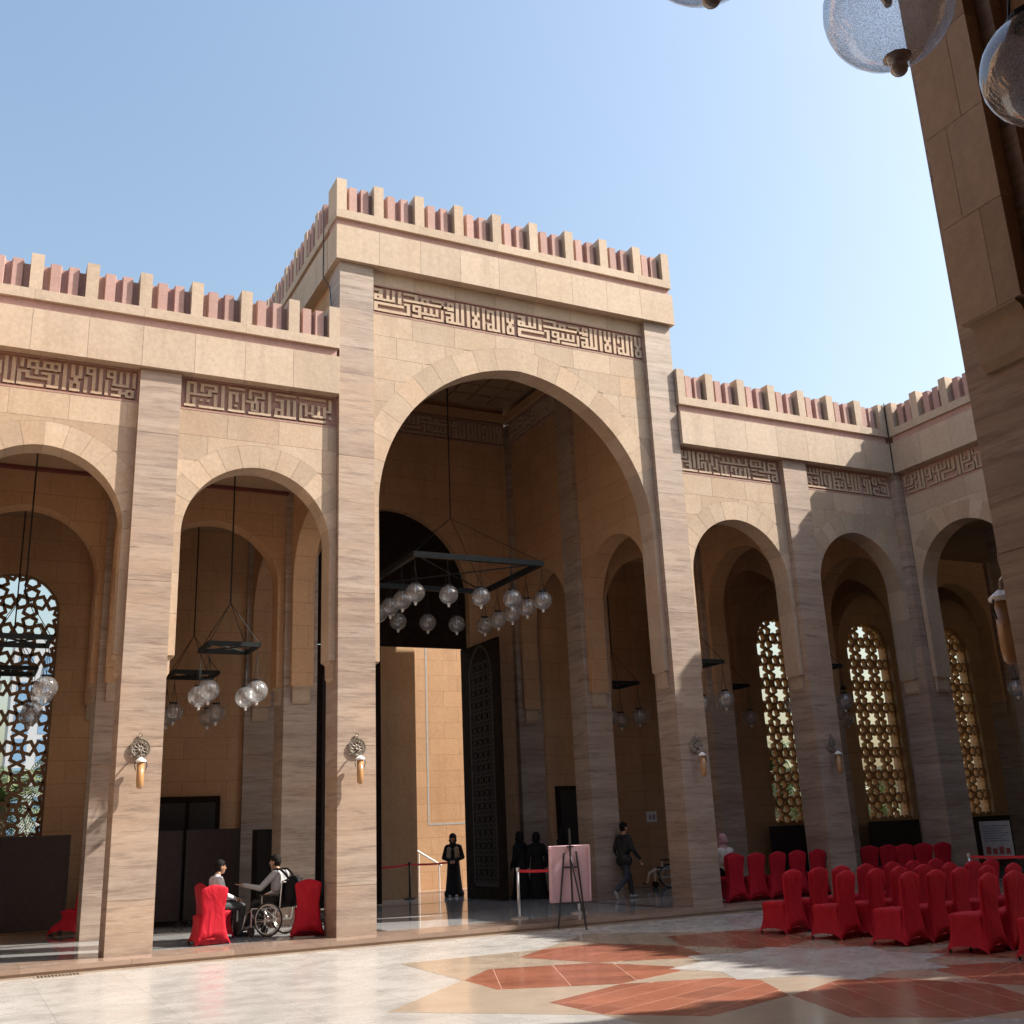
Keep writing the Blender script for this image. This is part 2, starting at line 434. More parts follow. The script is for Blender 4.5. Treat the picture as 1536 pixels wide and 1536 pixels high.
def arch_wall(fr, u0, u1, v0, v1, ztop, parent, a=None, zs=7.15, ap=8.58, pieces=True, ring=0.45, course=0.5,
              zb=ZB, split=False, name='arch_wall', corbels=True, mat=None, nv=7, label=None):
    c = (u0 + u1) / 2; h = (u1 - u0) / 2
    a = a or h - 0.14
    g = 0.0028
    ins = 0.008 if pieces else 0.0
    A = arch_pts(a + ins, zs, ap + ins)
    pts = [(c - h, zb + ins), (c - a - ins, zb + ins)] + [(c + u, z) for u, z in A] + [(c + a + ins, zb + ins), (c + h, zb + ins)]
    core = MB(fr)
    core.strip(pts, ztop, v0 + (0.007 if pieces else 0), v1 - (0.007 if pieces else 0))
    W = core.build(name, mat or (M['lime_plain'] if pieces else M['lime_in']), parent)
    if label: W['label'] = label
    if corbels:
        corbel(fr, u0, 1, v0, v1, W, (h - a) - 0.005); corbel(fr, u1, -1, v0, v1, W, (h - a) - 0.005)
    if not pieces: return W
    e, r = arch_geo(a, zs, ap)
    R = r + ring
    t1 = math.acos(e / r)
    T1 = math.acos(e / R)
    for sd in (-1, 1):
        for k in range(nv):
            ta, tb = t1 * k / nv + (g / r), t1 * (k + 1) / nv - (g / r if k < nv - 1 else 0)
            n = 5
            ii = [ta + (tb - ta) * i / n for i in range(n + 1)]
            sc_ = T1 / t1
            lo = [(e - r * cos(t), zs + r * sin(t)) for t in ii]
            hi = [(e - R * cos(t * (1 if k < nv - 1 else 1) if t < tb or k < nv - 1 else T1), zs + R * sin(t if t < tb or k < nv - 1 else T1)) for t in ii]
            poly = lo + hi[::-1]
            poly = clip(poly, -1, 0, h - g); poly = clip(poly, 1, 0, -g * 0.5)
            poly = clip(poly, 0, 1, ztop - g)
            if len(poly) < 3 or area(poly) < 1e-3: continue
            poly = [(c + sd * -u, z) for u, z in poly]
            ar = sum(poly[i][0] * poly[(i + 1) % len(poly)][1] - poly[(i + 1) % len(poly)][0] * poly[i][1] for i in range(len(poly)))
            if ar < 0: poly = poly[::-1]
            MB(fr).prism_uz(poly, v0, v1).build('voussoir', M['lime'], W)
        z = zb; k = 0
        while z < zs - 0.01:
            z1 = min(zs, z + 0.75)
            ua, ub = (c - h + g, c - a) if sd < 0 else (c + a, c + h - g)
            if split:
                vm = v0 + (v1 - v0) * (.36 if k % 2 else .64)
                MB(fr).box(ua, ub, v0, vm - .002, z + (g if k else 0), z1 - g).build('leg_block', M['lime'], W)
                MB(fr).box(ua, ub, vm + .002, v1, z + (g if k else 0), z1 - g).build('leg_block', M['lime'], W)
            else:
                MB(fr).box(ua, ub, v0, v1, z + (g if k else 0), z1 - g).build('leg_block', M['lime'], W)
            z = z1; k += 1
    def ze(u):
        d = abs(u - c)
        if d >= e + R or d > R - e + 1e-6: return -1
        return zs + sqrt(max(0, R * R - (d + e) ** 2))
    top = ztop; row = 0
    while top > zs:
        bot = top - course
        L = 1.0 + 0.12 * ((row * 7) % 3)
        u = u0 - (0.5 if row % 2 else 0.08) * L
        while u < u1:
            x0, x1 = max(u, u0) + g, min(u + L, u1) - g
            u += L
            if x1 - x0 < 0.05: continue
            N = 14
            xs = [x0 + (x1 - x0) * i / N for i in range(N + 1)]
            lo = [(x, max(bot + g, ze(x) + g, zs)) for x in xs]
            # split into runs that stand clear of the ring
            run = []; runs = []
            for p in lo:
                if p[1] < top - 0.03: run.append(p)
                else:
                    if len(run) > 1: runs.append(run)
                    run = []
            if len(run) > 1: runs.append(run)
            for rr in runs:
                if (rr[-1][0] - rr[0][0]) < 0.07: continue
                poly = rr + [(rr[-1][0], top - g), (rr[0][0], top - g)]
                if area(poly) < 0.008: continue
                MB(fr).prism_uz(poly, v0, v1).build('ashlar_block', M['lime'], W)
        top = bot; row += 1
    return W

def pier(fr, u0, u1, v0, v1, z0, z1, parent, name='pier', cuts=(0.85, 3.3, 6.2, 9.0, 11.4)):
    P = None; zz = [z0] + [z for z in cuts if z0 + 0.2 < z < z1 - 0.2] + [z1]
    core = MB(fr).box(u0 + 0.008, u1 - 0.008, v0 + 0.008, v1 - 0.008, z0, z1).build(name, M['grout'], parent)
    for k, (a, b) in enumerate(zip(zz, zz[1:])):
        MB(fr).box(u0, u1, v0, v1, a + (0.004 if k else 0), b - 0.003).build('pier_block', M['trav'], core)
    return core

# ------------------------------------------------------------------ kufic friezes (rects: x0, x1, row0, row1)
def la(x):
    return [(x, x + 28, 0, 4.6), (x + 52, x + 80, 0, 4.6), (x, x + 80, 4.0, 4.9), (x + 22, x + 60, 4.6, 6.4), (x, x + 80, 6.2, 7.1),
            (x, x + 28, 6.2, 10), (x + 52, x + 82, 6.2, 10), (x, x + 82, 8.9, 10)]
K_PORTAL = (40, 1530, [(65, 125, .2, 1.3), (112, 150, .2, 5.2), (65, 150, 2.4, 3.4), (65, 95, 2.4, 5.2), (65, 270, 4.3, 5.2), (185, 215, 0, 5.2), (242, 270, 0, 5.2), (300, 335, 0, 5.4),
    (65, 360, 6, 7.1), (65, 100, 6, 10), (65, 420, 8.9, 10), (388, 420, 5, 10), (360, 420, 4.8, 5.7),
    (355, 870, 2.7, 3.7), (355, 500, 0, 1), (468, 500, 0, 3.7), (530, 560, .9, 3.7), (585, 612, .9, 3.7), (530, 612, .9, 1.7), (640, 765, .9, 1.7), (740, 765, .9, 3.7),
    (800, 828, .6, 4.3), (844, 870, .6, 4.3), (800, 870, .6, 1.5), (800, 870, 2.7, 4.3),
    (445, 530, 4.6, 5.5), (445, 470, 4.6, 7.6), (502, 532, 4.6, 10), (445, 530, 6.7, 7.6), (440, 530, 8.9, 10), (532, 705, 7.2, 8.2), (560, 588, 4.8, 8.2), (620, 648, 4.8, 8.2), (680, 706, 4.8, 8.2),
    (735, 760, 4.8, 10), (555, 760, 8.9, 10), (780, 865, 4.9, 5.8), (835, 868, 4.9, 10), (785, 868, 7, 7.9), (785, 812, 7, 10), (785, 975, 8.9, 10), (890, 922, 0, 10), (945, 975, 0, 10),
    (1005, 1038, 0, 10), (1170, 1198, 0, 10), (1220, 1300, .6, 1.5), (1220, 1248, .6, 4.8), (1272, 1300, .6, 10), (1220, 1300, 6.6, 7.5), (1220, 1246, 6.6, 10), (1220, 1360, 8.9, 10), (1325, 1358, 0, 10), (1383, 1410, 0, 10)] + la(1060) + la(1432))
K1 = (-560, 1500, [(50, 95, 0, 10), (-30, 70, 9, 10), (-30, 10, 0, 10), (140, 180, 0, 3.3), (215, 345, .2, 1.1), (215, 255, .2, 3.6), (305, 345, .2, 5.6), (215, 590, 2.7, 3.6), (390, 425, .2, 3.6), (390, 590, .2, 1.1), (468, 508, .2, 3.6), (552, 590, .2, 3.6),
    (120, 250, 4.4, 5.3), (115, 160, 4.4, 10), (205, 250, 4.4, 7.3), (205, 450, 6.4, 7.3), (112, 410, 8.9, 10), (375, 490, 4.4, 5.3), (450, 490, 4.4, 10), (440, 575, 9, 10), (530, 575, 4.6, 10), (615, 660, 0, 10),
    (705, 750, 0, 4.6), (790, 835, 0, 4.6), (705, 835, 4, 4.9), (738, 790, 4.6, 6.6), (695, 815, 6.2, 7.1), (695, 735, 6.2, 10), (775, 815, 6.2, 10), (695, 815, 8.9, 10),
    (875, 990, 0, .9), (875, 912, 0, 3.1), (950, 990, 0, 10), (875, 990, 2.2, 3.1), (858, 900, 4.2, 10), (940, 1070, 9, 10), (1027, 1070, 0, 10),
    (1115, 1225, .1, 1), (1115, 1150, .1, 3.3), (1188, 1225, .1, 6.1), (1115, 1225, 2.4, 3.3), (1182, 1380, 5.1, 6.1), (1265, 1300, .2, 6), (1340, 1380, .2, 6), (1420, 1460, .2, 6.1), (1100, 1140, 4.1, 10),
    (1175, 1290, 6.9, 7.8), (1255, 1295, 6.9, 9), (1255, 1345, 7.9, 8.9), (1175, 1290, 9.1, 10), (1340, 1372, 6.9, 10), (1408, 1445, 6.9, 10), (1340, 1445, 6.9, 7.8), (1340, 1445, 9.1, 10),
    (-520, -475, 0, 10), (-440, -395, 0, 4.4), (-440, -200, 4.4, 5.3), (-360, -320, 0, 5), (-240, -200, 0, 10), (-440, -300, 6.8, 7.7), (-440, -400, 6.8, 10), (-440, -200, 9, 10), (-150, -105, 0, 10), (-150, -60, 9, 10), (-90, -55, 2, 7)])
K2 = (20, 1490, [(75, 165, 0, .9), (75, 106, 0, 10), (137, 165, 0, 5), (75, 300, 4.4, 5.3), (60, 160, 9, 10), (132, 160, 6.2, 10), (268, 300, 2.5, 5.3), (268, 355, 2.4, 3.3), (324, 355, .3, 3.3), (200, 355, .3, 1.2), (200, 230, .3, 3.8), (196, 220, 6.5, 7.5), (258, 284, 6.5, 7.5), (190, 415, 9, 10), (322, 352, 4.2, 10), (388, 418, 0, 10),
    (455, 605, 0, .9), (455, 488, 2, 10), (455, 545, 2, 2.9), (517, 545, 2, 6), (450, 605, 9, 10), (578, 605, 2, 10), (508, 540, 7.0, 8.0), (640, 790, 0, .9), (640, 668, 0, 4), (692, 720, 2.6, 5), (692, 790, 2.5, 3.4), (762, 790, 0, 3.4), (612, 735, 4.6, 5.5), (660, 735, 8, 8.9), (706, 735, 4.6, 8.9), (660, 688, 4.6, 8.9), (755, 785, 4.5, 10), (640, 850, 9.1, 10), (820, 850, 0, 10),
    (890, 1090, 0, .9), (885, 970, 2.4, 3.3), (940, 970, 2.4, 10), (885, 970, 6.3, 7.2), (885, 912, 6.3, 10), (880, 1088, 9, 10), (1000, 1030, 2.2, 10), (1060, 1088, 2.2, 10),
    (1120, 1380, 0, .9), (1120, 1200, 2.6, 3.5), (1120, 1147, 2.6, 10), (1173, 1200, 2.6, 8), (1120, 1380, 9, 10), (1173, 1262, 6, 7), (1235, 1262, 3, 8), (1235, 1380, 7.1, 8), (1295, 1322, 3, 8), (1352, 1380, 3, 8), (1405, 1435, 0, 5.5), (1380, 1435, 4.6, 5.5), (1408, 1436, 7, 8.2)])
K4 = (30, 1460, [(70, 102, 0, 4), (70, 155, 3.1, 4), (125, 155, .5, 3.3), (172, 206, 0, 10), (60, 206, 5, 5.9), (60, 280, 9.1, 10), (60, 92, 5, 10), (130, 180, 6.7, 7.6), (228, 262, 0, 8.2), (290, 320, 0, 8.2), (290, 385, 0, .9), (352, 385, 0, 3.4), (320, 385, 2.8, 3.6), (335, 410, 4.4, 5.3), (335, 362, 4.4, 7.8), (382, 410, 4.4, 10), (300, 470, 9.1, 10), (405, 438, 0, 3.6), (480, 510, 0, 6), (440, 470, 4.6, 10),
    (530, 610, 0, .9), (600, 990, 3, 3.9), (640, 668, .5, 3.5), (710, 738, .5, 3.5), (780, 808, .5, 3.5), (860, 888, .5, 3.5), (960, 990, .2, 3.9), (540, 570, 2, 8), (495, 590, 9.1, 10), (495, 570, 6.6, 7.5), (604, 636, 4.8, 10), (658, 690, 4.8, 10), (604, 722, 9.1, 10), (745, 830, 4.8, 5.7), (745, 772, 4.8, 7.7), (802, 830, 4.8, 10), (745, 965, 9.1, 10), (860, 890, 5.6, 10), (860, 915, 5.6, 6.4), (932, 965, 4.8, 10), (985, 1012, 4.8, 10),
    (1030, 1190, 0, .9), (1030, 1058, 0, 3.8), (1030, 1250, 3, 3.8), (1098, 1126, 1.4, 3.5), (1162, 1190, 0, 3.8), (1222, 1250, .4, 5), (1285, 1400, .3, 1.2), (1285, 1313, .3, 5), (1372, 1400, .3, 3.6), (1285, 1400, 2.8, 3.6), (1040, 1120, 4.8, 5.6), (1150, 1400, 5, 5.9), (1050, 1300, 9.1, 10), (1050, 1240, 7, 7.8), (1272, 1300, 6.6, 10), (1325, 1420, 6.8, 7.6), (1392, 1420, 5, 10), (1325, 1420, 9.1, 10), (1325, 1352, 6.8, 10)])
K5 = (80, 1470, [(120, 150, 0, 2.4), (185, 210, .2, 2.4), (240, 268, .2, 2.4), (120, 325, 2.4, 3.3), (295, 325, 0, 3.3), (130, 210, 4.6, 5.5), (130, 158, 4.6, 8), (182, 210, 4.6, 10), (130, 210, 7.2, 8), (235, 325, 4.6, 5.5), (298, 325, 4.6, 10), (235, 325, 7.2, 8), (130, 520, 9.1, 10), (350, 378, 0, 8.4), (378, 515, 0, .9), (400, 445, 2.2, 3.1), (400, 425, 2.2, 8), (400, 445, 7.2, 8), (470, 515, 2.2, 10),
    (540, 570, 0, 10), (570, 700, 2.6, 3.5), (600, 625, 0, 2.8), (650, 676, 0, 2.8), (705, 730, 0, 4), (570, 640, 4.8, 5.6), (615, 640, 4.8, 10), (570, 700, 7, 7.8), (660, 745, 4.8, 5.6), (720, 745, 4.8, 10), (660, 685, 4.8, 7.8), (555, 760, 9.1, 10), (770, 800, 0, 6), (775, 830, 6.6, 7.4), (835, 865, 0, 10), (890, 920, 0, 10), (945, 975, 0, 10), (780, 975, 9.1, 10), (1000, 1130, 0, .9), (1030, 1090, 2, 2.9), (1030, 1055, 2, 6), (1072, 1098, 2, 10), (1010, 1098, 9.1, 10), (1030, 1098, 5.2, 6), (1120, 1150, 2, 10),
    (1175, 1255, .4, 1.3), (1175, 1202, .4, 4.6), (1228, 1255, .4, 4.6), (1175, 1255, 3.7, 4.6), (1285, 1420, 2.6, 3.5), (1285, 1312, 0, 3.5), (1340, 1410, 0, .9), (1180, 1280, 6, 6.9), (1180, 1208, 6, 10), (1180, 1420, 9.1, 10), (1310, 1385, 5, 5.9), (1310, 1336, 5, 8), (1360, 1388, 5, 8), (1310, 1388, 7.2, 8), (1415, 1445, 2.6, 10)])
K6 = (95, 1620, [(120, 185, .4, 1.3), (120, 150, .4, 6), (120, 265, 5.1, 6), (180, 206, 2.6, 3.6), (235, 265, 1, 6), (235, 330, 2.8, 3.6), (300, 330, .4, 3.6), (140, 260, 6.9, 7.7), (150, 410, 9.1, 10), (290, 340, 5.4, 6.2), (290, 316, 5.4, 9.4), (350, 390, 0, 10), (410, 450, 0, 10), (470, 545, .5, 1.3), (470, 496, .5, 4.6), (536, 570, .5, 7), (470, 570, 3.8, 4.6), (480, 570, 6.2, 7), (500, 650, 9.1, 10), (612, 645, 6, 10), (590, 690, .5, 1.3), (590, 616, .5, 4.4), (660, 690, .5, 10), (590, 810, 3.6, 4.4), (720, 744, 1, 4), (780, 810, .8, 4.4), (838, 866, .5, 5), (905, 940, .3, 6.6), (725, 940, 5.7, 6.6), (725, 758, 5.7, 10), (725, 955, 9.1, 10), (975, 1012, 0, 10), (1035, 1062, 0, 10), (1035, 1185, 4.3, 5.2), (1155, 1185, 0, 5.2), (1090, 1115, 2.3, 3.3), (1035, 1220, 9.1, 10), (1100, 1220, 6.2, 7), (1100, 1126, 6.2, 8), (1194, 1220, 6.2, 10), (1240, 1266, 3.6, 10), (1240, 1465, 9.1, 10), (1305, 1332, 3, 10), (1205, 1360, 2.2, 3), (1205, 1232, .4, 3), (1334, 1360, .4, 3), (1365, 1392, 4.6, 10), (1365, 1440, 5.9, 6.7), (1432, 1465, 2, 10), (1500, 1528, 0, 10), (1555, 1590, 0, 6), (1540, 1600, 9.1, 10)])
def frieze(fr, u0, u1, z0, z1, vf, parent, K, rep=1, dark=False, label=None):
    """recessed pink band with raised letter bars; vf = wall face"""
    B = MB(fr).box(u0, u1, vf + 0.038, vf + 0.075, z0, z1).build('frieze', M['ground_frieze'], parent)
    b = MB(fr)
    b.box(u0, u1, vf - 0.004, vf + 0.0375, z0, z0 + 0.035); b.box(u0, u1, vf - 0.004, vf + 0.0375, z1 - 0.03, z1)
    b.box(u0, u0 + .03, vf - 0.003, vf + 0.0375, z0 + .036, z1 - .031); b.box(u1 - .03, u1, vf - 0.003, vf + 0.0375, z0 + .036, z1 - .031)
    b.build('frieze_border', M['ground_frieze'], B)
    x0, x1, rects = K; W = (u1 - u0) / rep; zt, zb = z1 - 0.075, z0 + 0.075
    k = 0
    t = MB(fr)
    for r in range(rep):
        for (a, b_, c, d) in rects:
            ua = u0 + r * W + (a - x0) / (x1 - x0) * W; ub = u0 + r * W + (b_ - x0) / (x1 - x0) * W
            k += 1
            t.box(ua, ub, vf - 0.001 - 0.0006 * (k % 7), vf + 0.039, zt - d / 10 * (zt - zb), zt - c / 10 * (zt - zb))
    o = t.build('lettering', M['lime'], B)
    o['label'] = label or 'raised square kufic lettering in pale stone'
    return B

# ------------------------------------------------------------------ parapets
def parapet(fr, u0, u1, zf0, zf1, zc, zm, parent, vb=0.55, c=0.104, n=None, first=True, last=True, endl=False):
    """fascia panels, pink recess, coping, merlon posts and pink fluted infill along one facade"""
    n = n or max(1, round((u1 - u0) / 0.9625)); st = (u1 - u0) / n
    MB(fr).box(u0 + .01, u1 - .01, -c + 0.01, vb, zf0 + 0.008, zf1 - 0.004).build('fascia_core', M['grout'], parent)
    for i in range(n):
        MB(fr).box(u0 + i * st + 0.003, u0 + (i + 1) * st - 0.003, -c, vb - 0.01, zf0, zf1).build('fascia_panel', M['lime_plain'], parent)
    MB(fr).box(u0 + .04, u1 - .04, -c + 0.085, vb - 0.05, zf1 - .003, zc + .003).build('pink_band', M['pink'], parent)
    zt = zc + 0.20
    for i in range(0, n, 2):
        a, b = u0 + i * st, u0 + min(n, i + 2) * st
        MB(fr).box(a + 0.002, b - 0.002, -c + 0.012, vb - 0.03, zc, zt).build('coping_stone', M['lime_plain'], parent)
    pw = 0.22
    for i in range(n + 1):
        if (i == 0 and not first) or (i == n and not last): continue
        x = u0 + i * st
        x = min(max(x, u0 + pw / 2 + 0.005), u1 - pw / 2 - 0.005)
        MB(fr).box(x - pw / 2, x + pw / 2, -c + 0.013, vb - 0.04, zt, zm).build('merlon_post', M['lime_plain'], parent)
    h = zm - zt
    for i in range(n):
        a, b = u0 + i * st + pw / 2, u0 + (i + 1) * st - pw / 2
        if i == 0: a += pw / 2
        if i == n - 1: b -= pw / 2
        if b - a < 0.3: continue
        zs = zt + h * 0.86
        MB(fr).box(a - .02, b + .02, 0.12, 0.40, zt, zs - 0.03).build('pink_infill', M['pink'], parent)
        w = (b - a) / 4.6
        for k in range(2):
            m = a + (b - a) * (0.29 + 0.42 * k)
            poly = [(m - .105, 0.125), (m - .085, 0.005), (m + .085, 0.005), (m + .105, 0.125)]
            MB(fr).prism_uv(poly, zt, zs).build('pink_flute', M['pink'], parent)

ZF0, ZF1, ZC, ZM = 10.271, 11.088, 11.285, 12.20
PF0, PF1, PC, PM = 13.365, 14.173, 14.362, 15.311
FN = Fr((0, 0, 0), (1, 0, 0), (0, 1, 0))
XE, YS = 15.28, -14.77
FE = Fr((XE, 0, 0), (0, -1, 0), (1, 0, 0))
WV0, WV1 = 0.13, 0.63
FZ0, FZ1 = 9.60, 10.265                     # arcade frieze
TAG_A = 'arcade'
def roofslab(x0, x1, y0, y1, z0, z1, parent, name='roof_slab', mat=None):
    MB().box(x0, x1, y0, y1, z0, z1).build(name, mat or M['ceil'], parent)

def backing(fr, u0, u1, parent, z0=FZ0, z1=ZF0, vf=WV0):
    """plain wall behind a frieze up to the fascia"""
    MB(fr).box(u0, u1, vf + 0.078, WV1, z0, z1 + 0.3).build('frieze_backing', M['lime_in'], parent)

# ================================================================== LEFT ARCADE
A1 = empty('arcade', (-3.5, 0, 0), 'sunlit stone arcade of two arched bays left of the tall portal', TAG_A, world=True)
P1, PM1 = -3.852, -7.70
for u in (P1, PM1):
    pier(FN, u, u + PW, 0, PW, 0, ZF0, A1)
for (a, K) in ((P1 + PW, K2), (PM1 + PW, K1)):
    b = a + GAP - (0.002)
    arch_wall(FN, a, b, WV0, WV1, FZ0, A1)
    backing(FN, a, b, A1)
    frieze(FN, a, b, FZ0, FZ1, WV0, A1, K)
parapet(FN, PM1, -0.022, ZF0, ZF1, ZC, ZM, A1, n=8)
for v in (3.85,):                            # second row
    for u in (P1, PM1):
        pier(FN, u, u + PW, v, v + PW, 0, 9.4, A1)
    for a in (P1 + PW, PM1 + PW):
        arch_wall(FN, a, a + GAP, v + WV0, v + WV1, 9.4, A1, pieces=False)
for u in (P1, PM1):                          # cross arches
    fr = Fr((u + PW, 0, 0), (0, 1, 0), (-1, 0, 0))
    arch_wall(fr, PW, 3.85, 0.115, 0.615, 9.4, A1, pieces=False)
    arch_wall(fr, 3.85 + PW, 7.7, 0.115, 0.615, 9.4, A1, pieces=False)
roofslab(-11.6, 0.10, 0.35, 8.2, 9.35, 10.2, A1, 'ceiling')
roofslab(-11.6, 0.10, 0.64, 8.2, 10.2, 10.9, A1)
for v in (0.66, 3.72, 4.62):
    MB(FN).box(-11.5, 0.0, v, v + 0.10, 9.27, 9.345).build('ceiling_moulding', M['redtrim'], A1)

# outer north wall with the arched window of the leftmost bay
def wall_with_window(fr, u0, u1, v0, v1, z0, ztop, parent, cu, hw, zsill, zspr, zap, name='outer_wall'):
    A = arch_pts(hw, zspr, zap, 10)
    pts = [(cu + u, z) for u, z in A]
    m = MB(fr)
    m.strip([(u0, z0), (cu - hw, z0), (cu - hw, zspr)] + pts[1:-1] + [(cu + hw, zspr), (cu + hw, z0), (u1, z0)], ztop, v0, v1)
    m.box(cu - hw + 0.001, cu + hw - 0.001, v0 + .01, v1 - .01, z0, zsill)
    return m.build(name, M['lime_in'], parent)

def star_lattice(fr, cu, hw, zsill, zspr, zap, v0, v1, parent, mat, p=0.78, w=0.052, th=1.08, name='star_lattice'):
    """pierced stone screen: eight pointed stars on an octagon and square tiling"""
    s = p / (1 + sqrt(2)); segs = []
    e, r = arch_geo(hw, zspr, zap)
    def inside(u, z):
        if z < zsill: return False
        d = abs(u - cu)
        if z <= zspr: return d <= hw
        return (d + e) ** 2 + (z - zspr) ** 2 <= r * r
    def poly(cx, cz, n, R, rot): return [(cx + R * cos(rot + 2 * pi * i / n), cz + R * sin(rot + 2 * pi * i / n)) for i in range(n)]
    nx = int(hw / p) + 2; nz = int((zap - zsill) / p) + 2
    polys = []
    for i in range(-nx, nx + 1):
        for j in range(-1, nz + 1):
            cx, cz = cu + i * p, zsill + 0.3 + j * p
            polys.append(poly(cx, cz, 8, s / 2 / sin(pi / 8), pi / 8))
            polys.append(poly(cx + p / 2, cz + p / 2, 4, s / sqrt(2), 0))
    for P in polys:
        n = len(P)
        mids = [((P[i][0] + P[(i + 1) % n][0]) / 2, (P[i][1] + P[(i + 1) % n][1]) / 2) for i in range(n)]
        dirs = [atan2(P[(i + 1) % n][1] - P[i][1], P[(i + 1) % n][0] - P[i][0]) for i in range(n)]
        for i in range(n):
            k = (i + 1) % n
            a0 = dirs[i] + th; a1 = dirs[k] + pi - th
            d0, d1 = (cos(a0), sin(a0)), (cos(a1), sin(a1))
            q = (mids[k][0] - mids[i][0], mids[k][1] - mids[i][1])
            det = d0[0] * -d1[1] + d1[0] * d0[1]
            if abs(det) < 1e-9: continue
            t = (q[0] * -d1[1] + d1[0] * q[1]) / det
            if t <= 0 or t > p: continue
            x = (mids[i][0] + d0[0] * t, mids[i][1] + d0[1] * t)
            segs.append((mids[i], x)); segs.append((x, mids[k]))
    m = MB(fr); kk = 0
    for (p0, p1) in segs:
        N = 10; run = None
        L = hypot(p1[0] - p0[0], p1[1] - p0[1])
        if L < 1e-4: continue
        ts = [i / N for i in range(N + 1)]
        ok = [inside(p0[0] + (p1[0] - p0[0]) * t, p0[1] + (p1[1] - p0[1]) * t) for t in ts]
        i = 0
        while i < len(ts):
            if ok[i]:
                j = i
                while j + 1 < len(ts) and ok[j + 1]: j += 1
                if j > i:
                    a = (p0[0] + (p1[0] - p0[0]) * ts[i], p0[1] + (p1[1] - p0[1]) * ts[i])
                    b = (p0[0] + (p1[0] - p0[0]) * ts[j], p0[1] + (p1[1] - p0[1]) * ts[j])
                    dx, dz = (p1[0] - p0[0]) / L, (p1[1] - p0[1]) / L
                    px, pz = -dz * w / 2, dx * w / 2
                    ex, ez = dx * w * .35, dz * w * .35
                    kk += 1; off = 0.0007 * (kk % 9)
                    m.prism_uz([(a[0] - ex - px, a[1] - ez - pz), (b[0] + ex - px, b[1] + ez - pz), (b[0] + ex + px, b[1] + ez + pz), (a[0] - ex + px, a[1] - ez + pz)], v0 + off, v1 - off)
                i = j + 1
            else: i += 1
    # rim
    A = [(cu - hw, zsill)] + [(cu + u, z) for u, z in arch_pts(hw, zspr, zap, 12)] + [(cu + hw, zsill), (cu - hw, zsill)]
    for q0, q1 in zip(A, A[1:]):
        L = hypot(q1[0] - q0[0], q1[1] - q0[1]); dx, dz = (q1[0] - q0[0]) / L, (q1[1] - q0[1]) / L
        px, pz = -dz * .04, dx * .04
        m.prism_uz([(q0[0] - px, q0[1] - pz), (q1[0] - px, q1[1] - pz), (q1[0] + px, q1[1] + pz), (q0[0] + px, q0[1] + pz)], v0 - .01, v1 + .01)
    o = m.build(name, mat, parent)
    return o

W1 = wall_with_window(FN, -11.6, -3.6, 7.7, 8.25, 0, 9.6, A1, -5.38, 0.98, 1.95, 7.05, 8.02)
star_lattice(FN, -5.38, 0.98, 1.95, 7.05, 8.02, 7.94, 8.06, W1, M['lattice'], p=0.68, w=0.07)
MB(FN).box(-3.6, 0.75, 7.7, 8.25, 0, 9.6).build('outer_wall', M['lime_in'], A1)
# glazed double door in that wall
D = MB(FN).box(-2.75, -0.50, 7.60, 7.695, 0, 2.77).build('glazed_door', M['wood'], A1)
for k in range(3):
    MB(FN).box(-2.62 + k * .70, -2.02 + k * .70, 7.585, 7.598, 0.15, 2.62).build('door_pane', M['plastic'], D)

# ================================================================== PORTAL
PO = empty('portal', (4.02, 0, 0), 'tall projecting stone portal with one great pointed arch and crenellated top', 'portal', world=True)
P2, P3 = 0.0, 7.643
for u in (P2, P3):
    pier(FN, u, u + PW, 0, PW, 0, PF0, PO)
a, b = P2 + PW, P3
ZPF0, ZPF1 = 12.345, 13.035
arch_wall(FN, a, b, WV0, WV1, ZPF0, PO, a=(b - a) / 2 - 0.135, zs=8.05, ap=11.54, ring=0.52, nv=11)
MB(FN).box(a, b, WV0 + 0.078, WV1, ZPF0, PF0 + .3).build('frieze_backing', M['lime_in'], PO)
for i in range(7):
    s = (b - a) / 7
    MB(FN).box(a + i * s + .003, a + (i + 1) * s - .003, WV0, WV0 + .077, ZPF1 + .002, PF0).build('ashlar_block', M['lime'], PO)
frieze(FN, a, b, ZPF0, ZPF1, WV0, PO, K_PORTAL, rep=2)
XL, XR, YB = -0.109, 8.492, 8.6
parapet(FN, XL, XR, PF0, PF1, PC, PM, PO, n=9)
FL = Fr((XL, YB, 0), (0, -1, 0), (1, 0, 0))          # left return, seen from the west
parapet(FL, 0.0, YB - 0.56, PF0, PF1, PC, PM, PO, n=9, c=0.0, vb=0.5, last=False)
FRt = Fr((XR, 0.0, 0), (0, 1, 0), (-1, 0, 0))
parapet(FRt, 0.56, YB, PF0, PF1, PC, PM, PO, n=9, c=0.0, vb=0.5, first=False)
# upper walls of the block above the arcade roofs, and its hall walls
MB().box(0.12, 0.62, PW, YB - .05, 9.9, PF0).build('side_wall', M['lime_in'], PO)
MB().box(7.765, 8.27, PW, YB - .05, 9.9, PF0).build('side_wall', M['lime_in'], PO)
for (x, sgn) in ((P2, 1), (P3, -1)):
    fr = Fr((x + PW, 0, 0), (0, 1, 0), (-1, 0, 0))
    pier(fr, 3.85, 3.85 + PW, 0, PW, 0, 13.4, PO)
    pier(fr, 7.55, 7.95, 0, PW, 0, 13.4, PO)
    arch_wall(fr, PW, 3.85, 0.125 if x else 0.125, 0.615, 9.9, PO, pieces=False)
    arch_wall(fr, 3.85 + PW, 7.55, 0.125, 0.615, 9.9, PO, pieces=False)
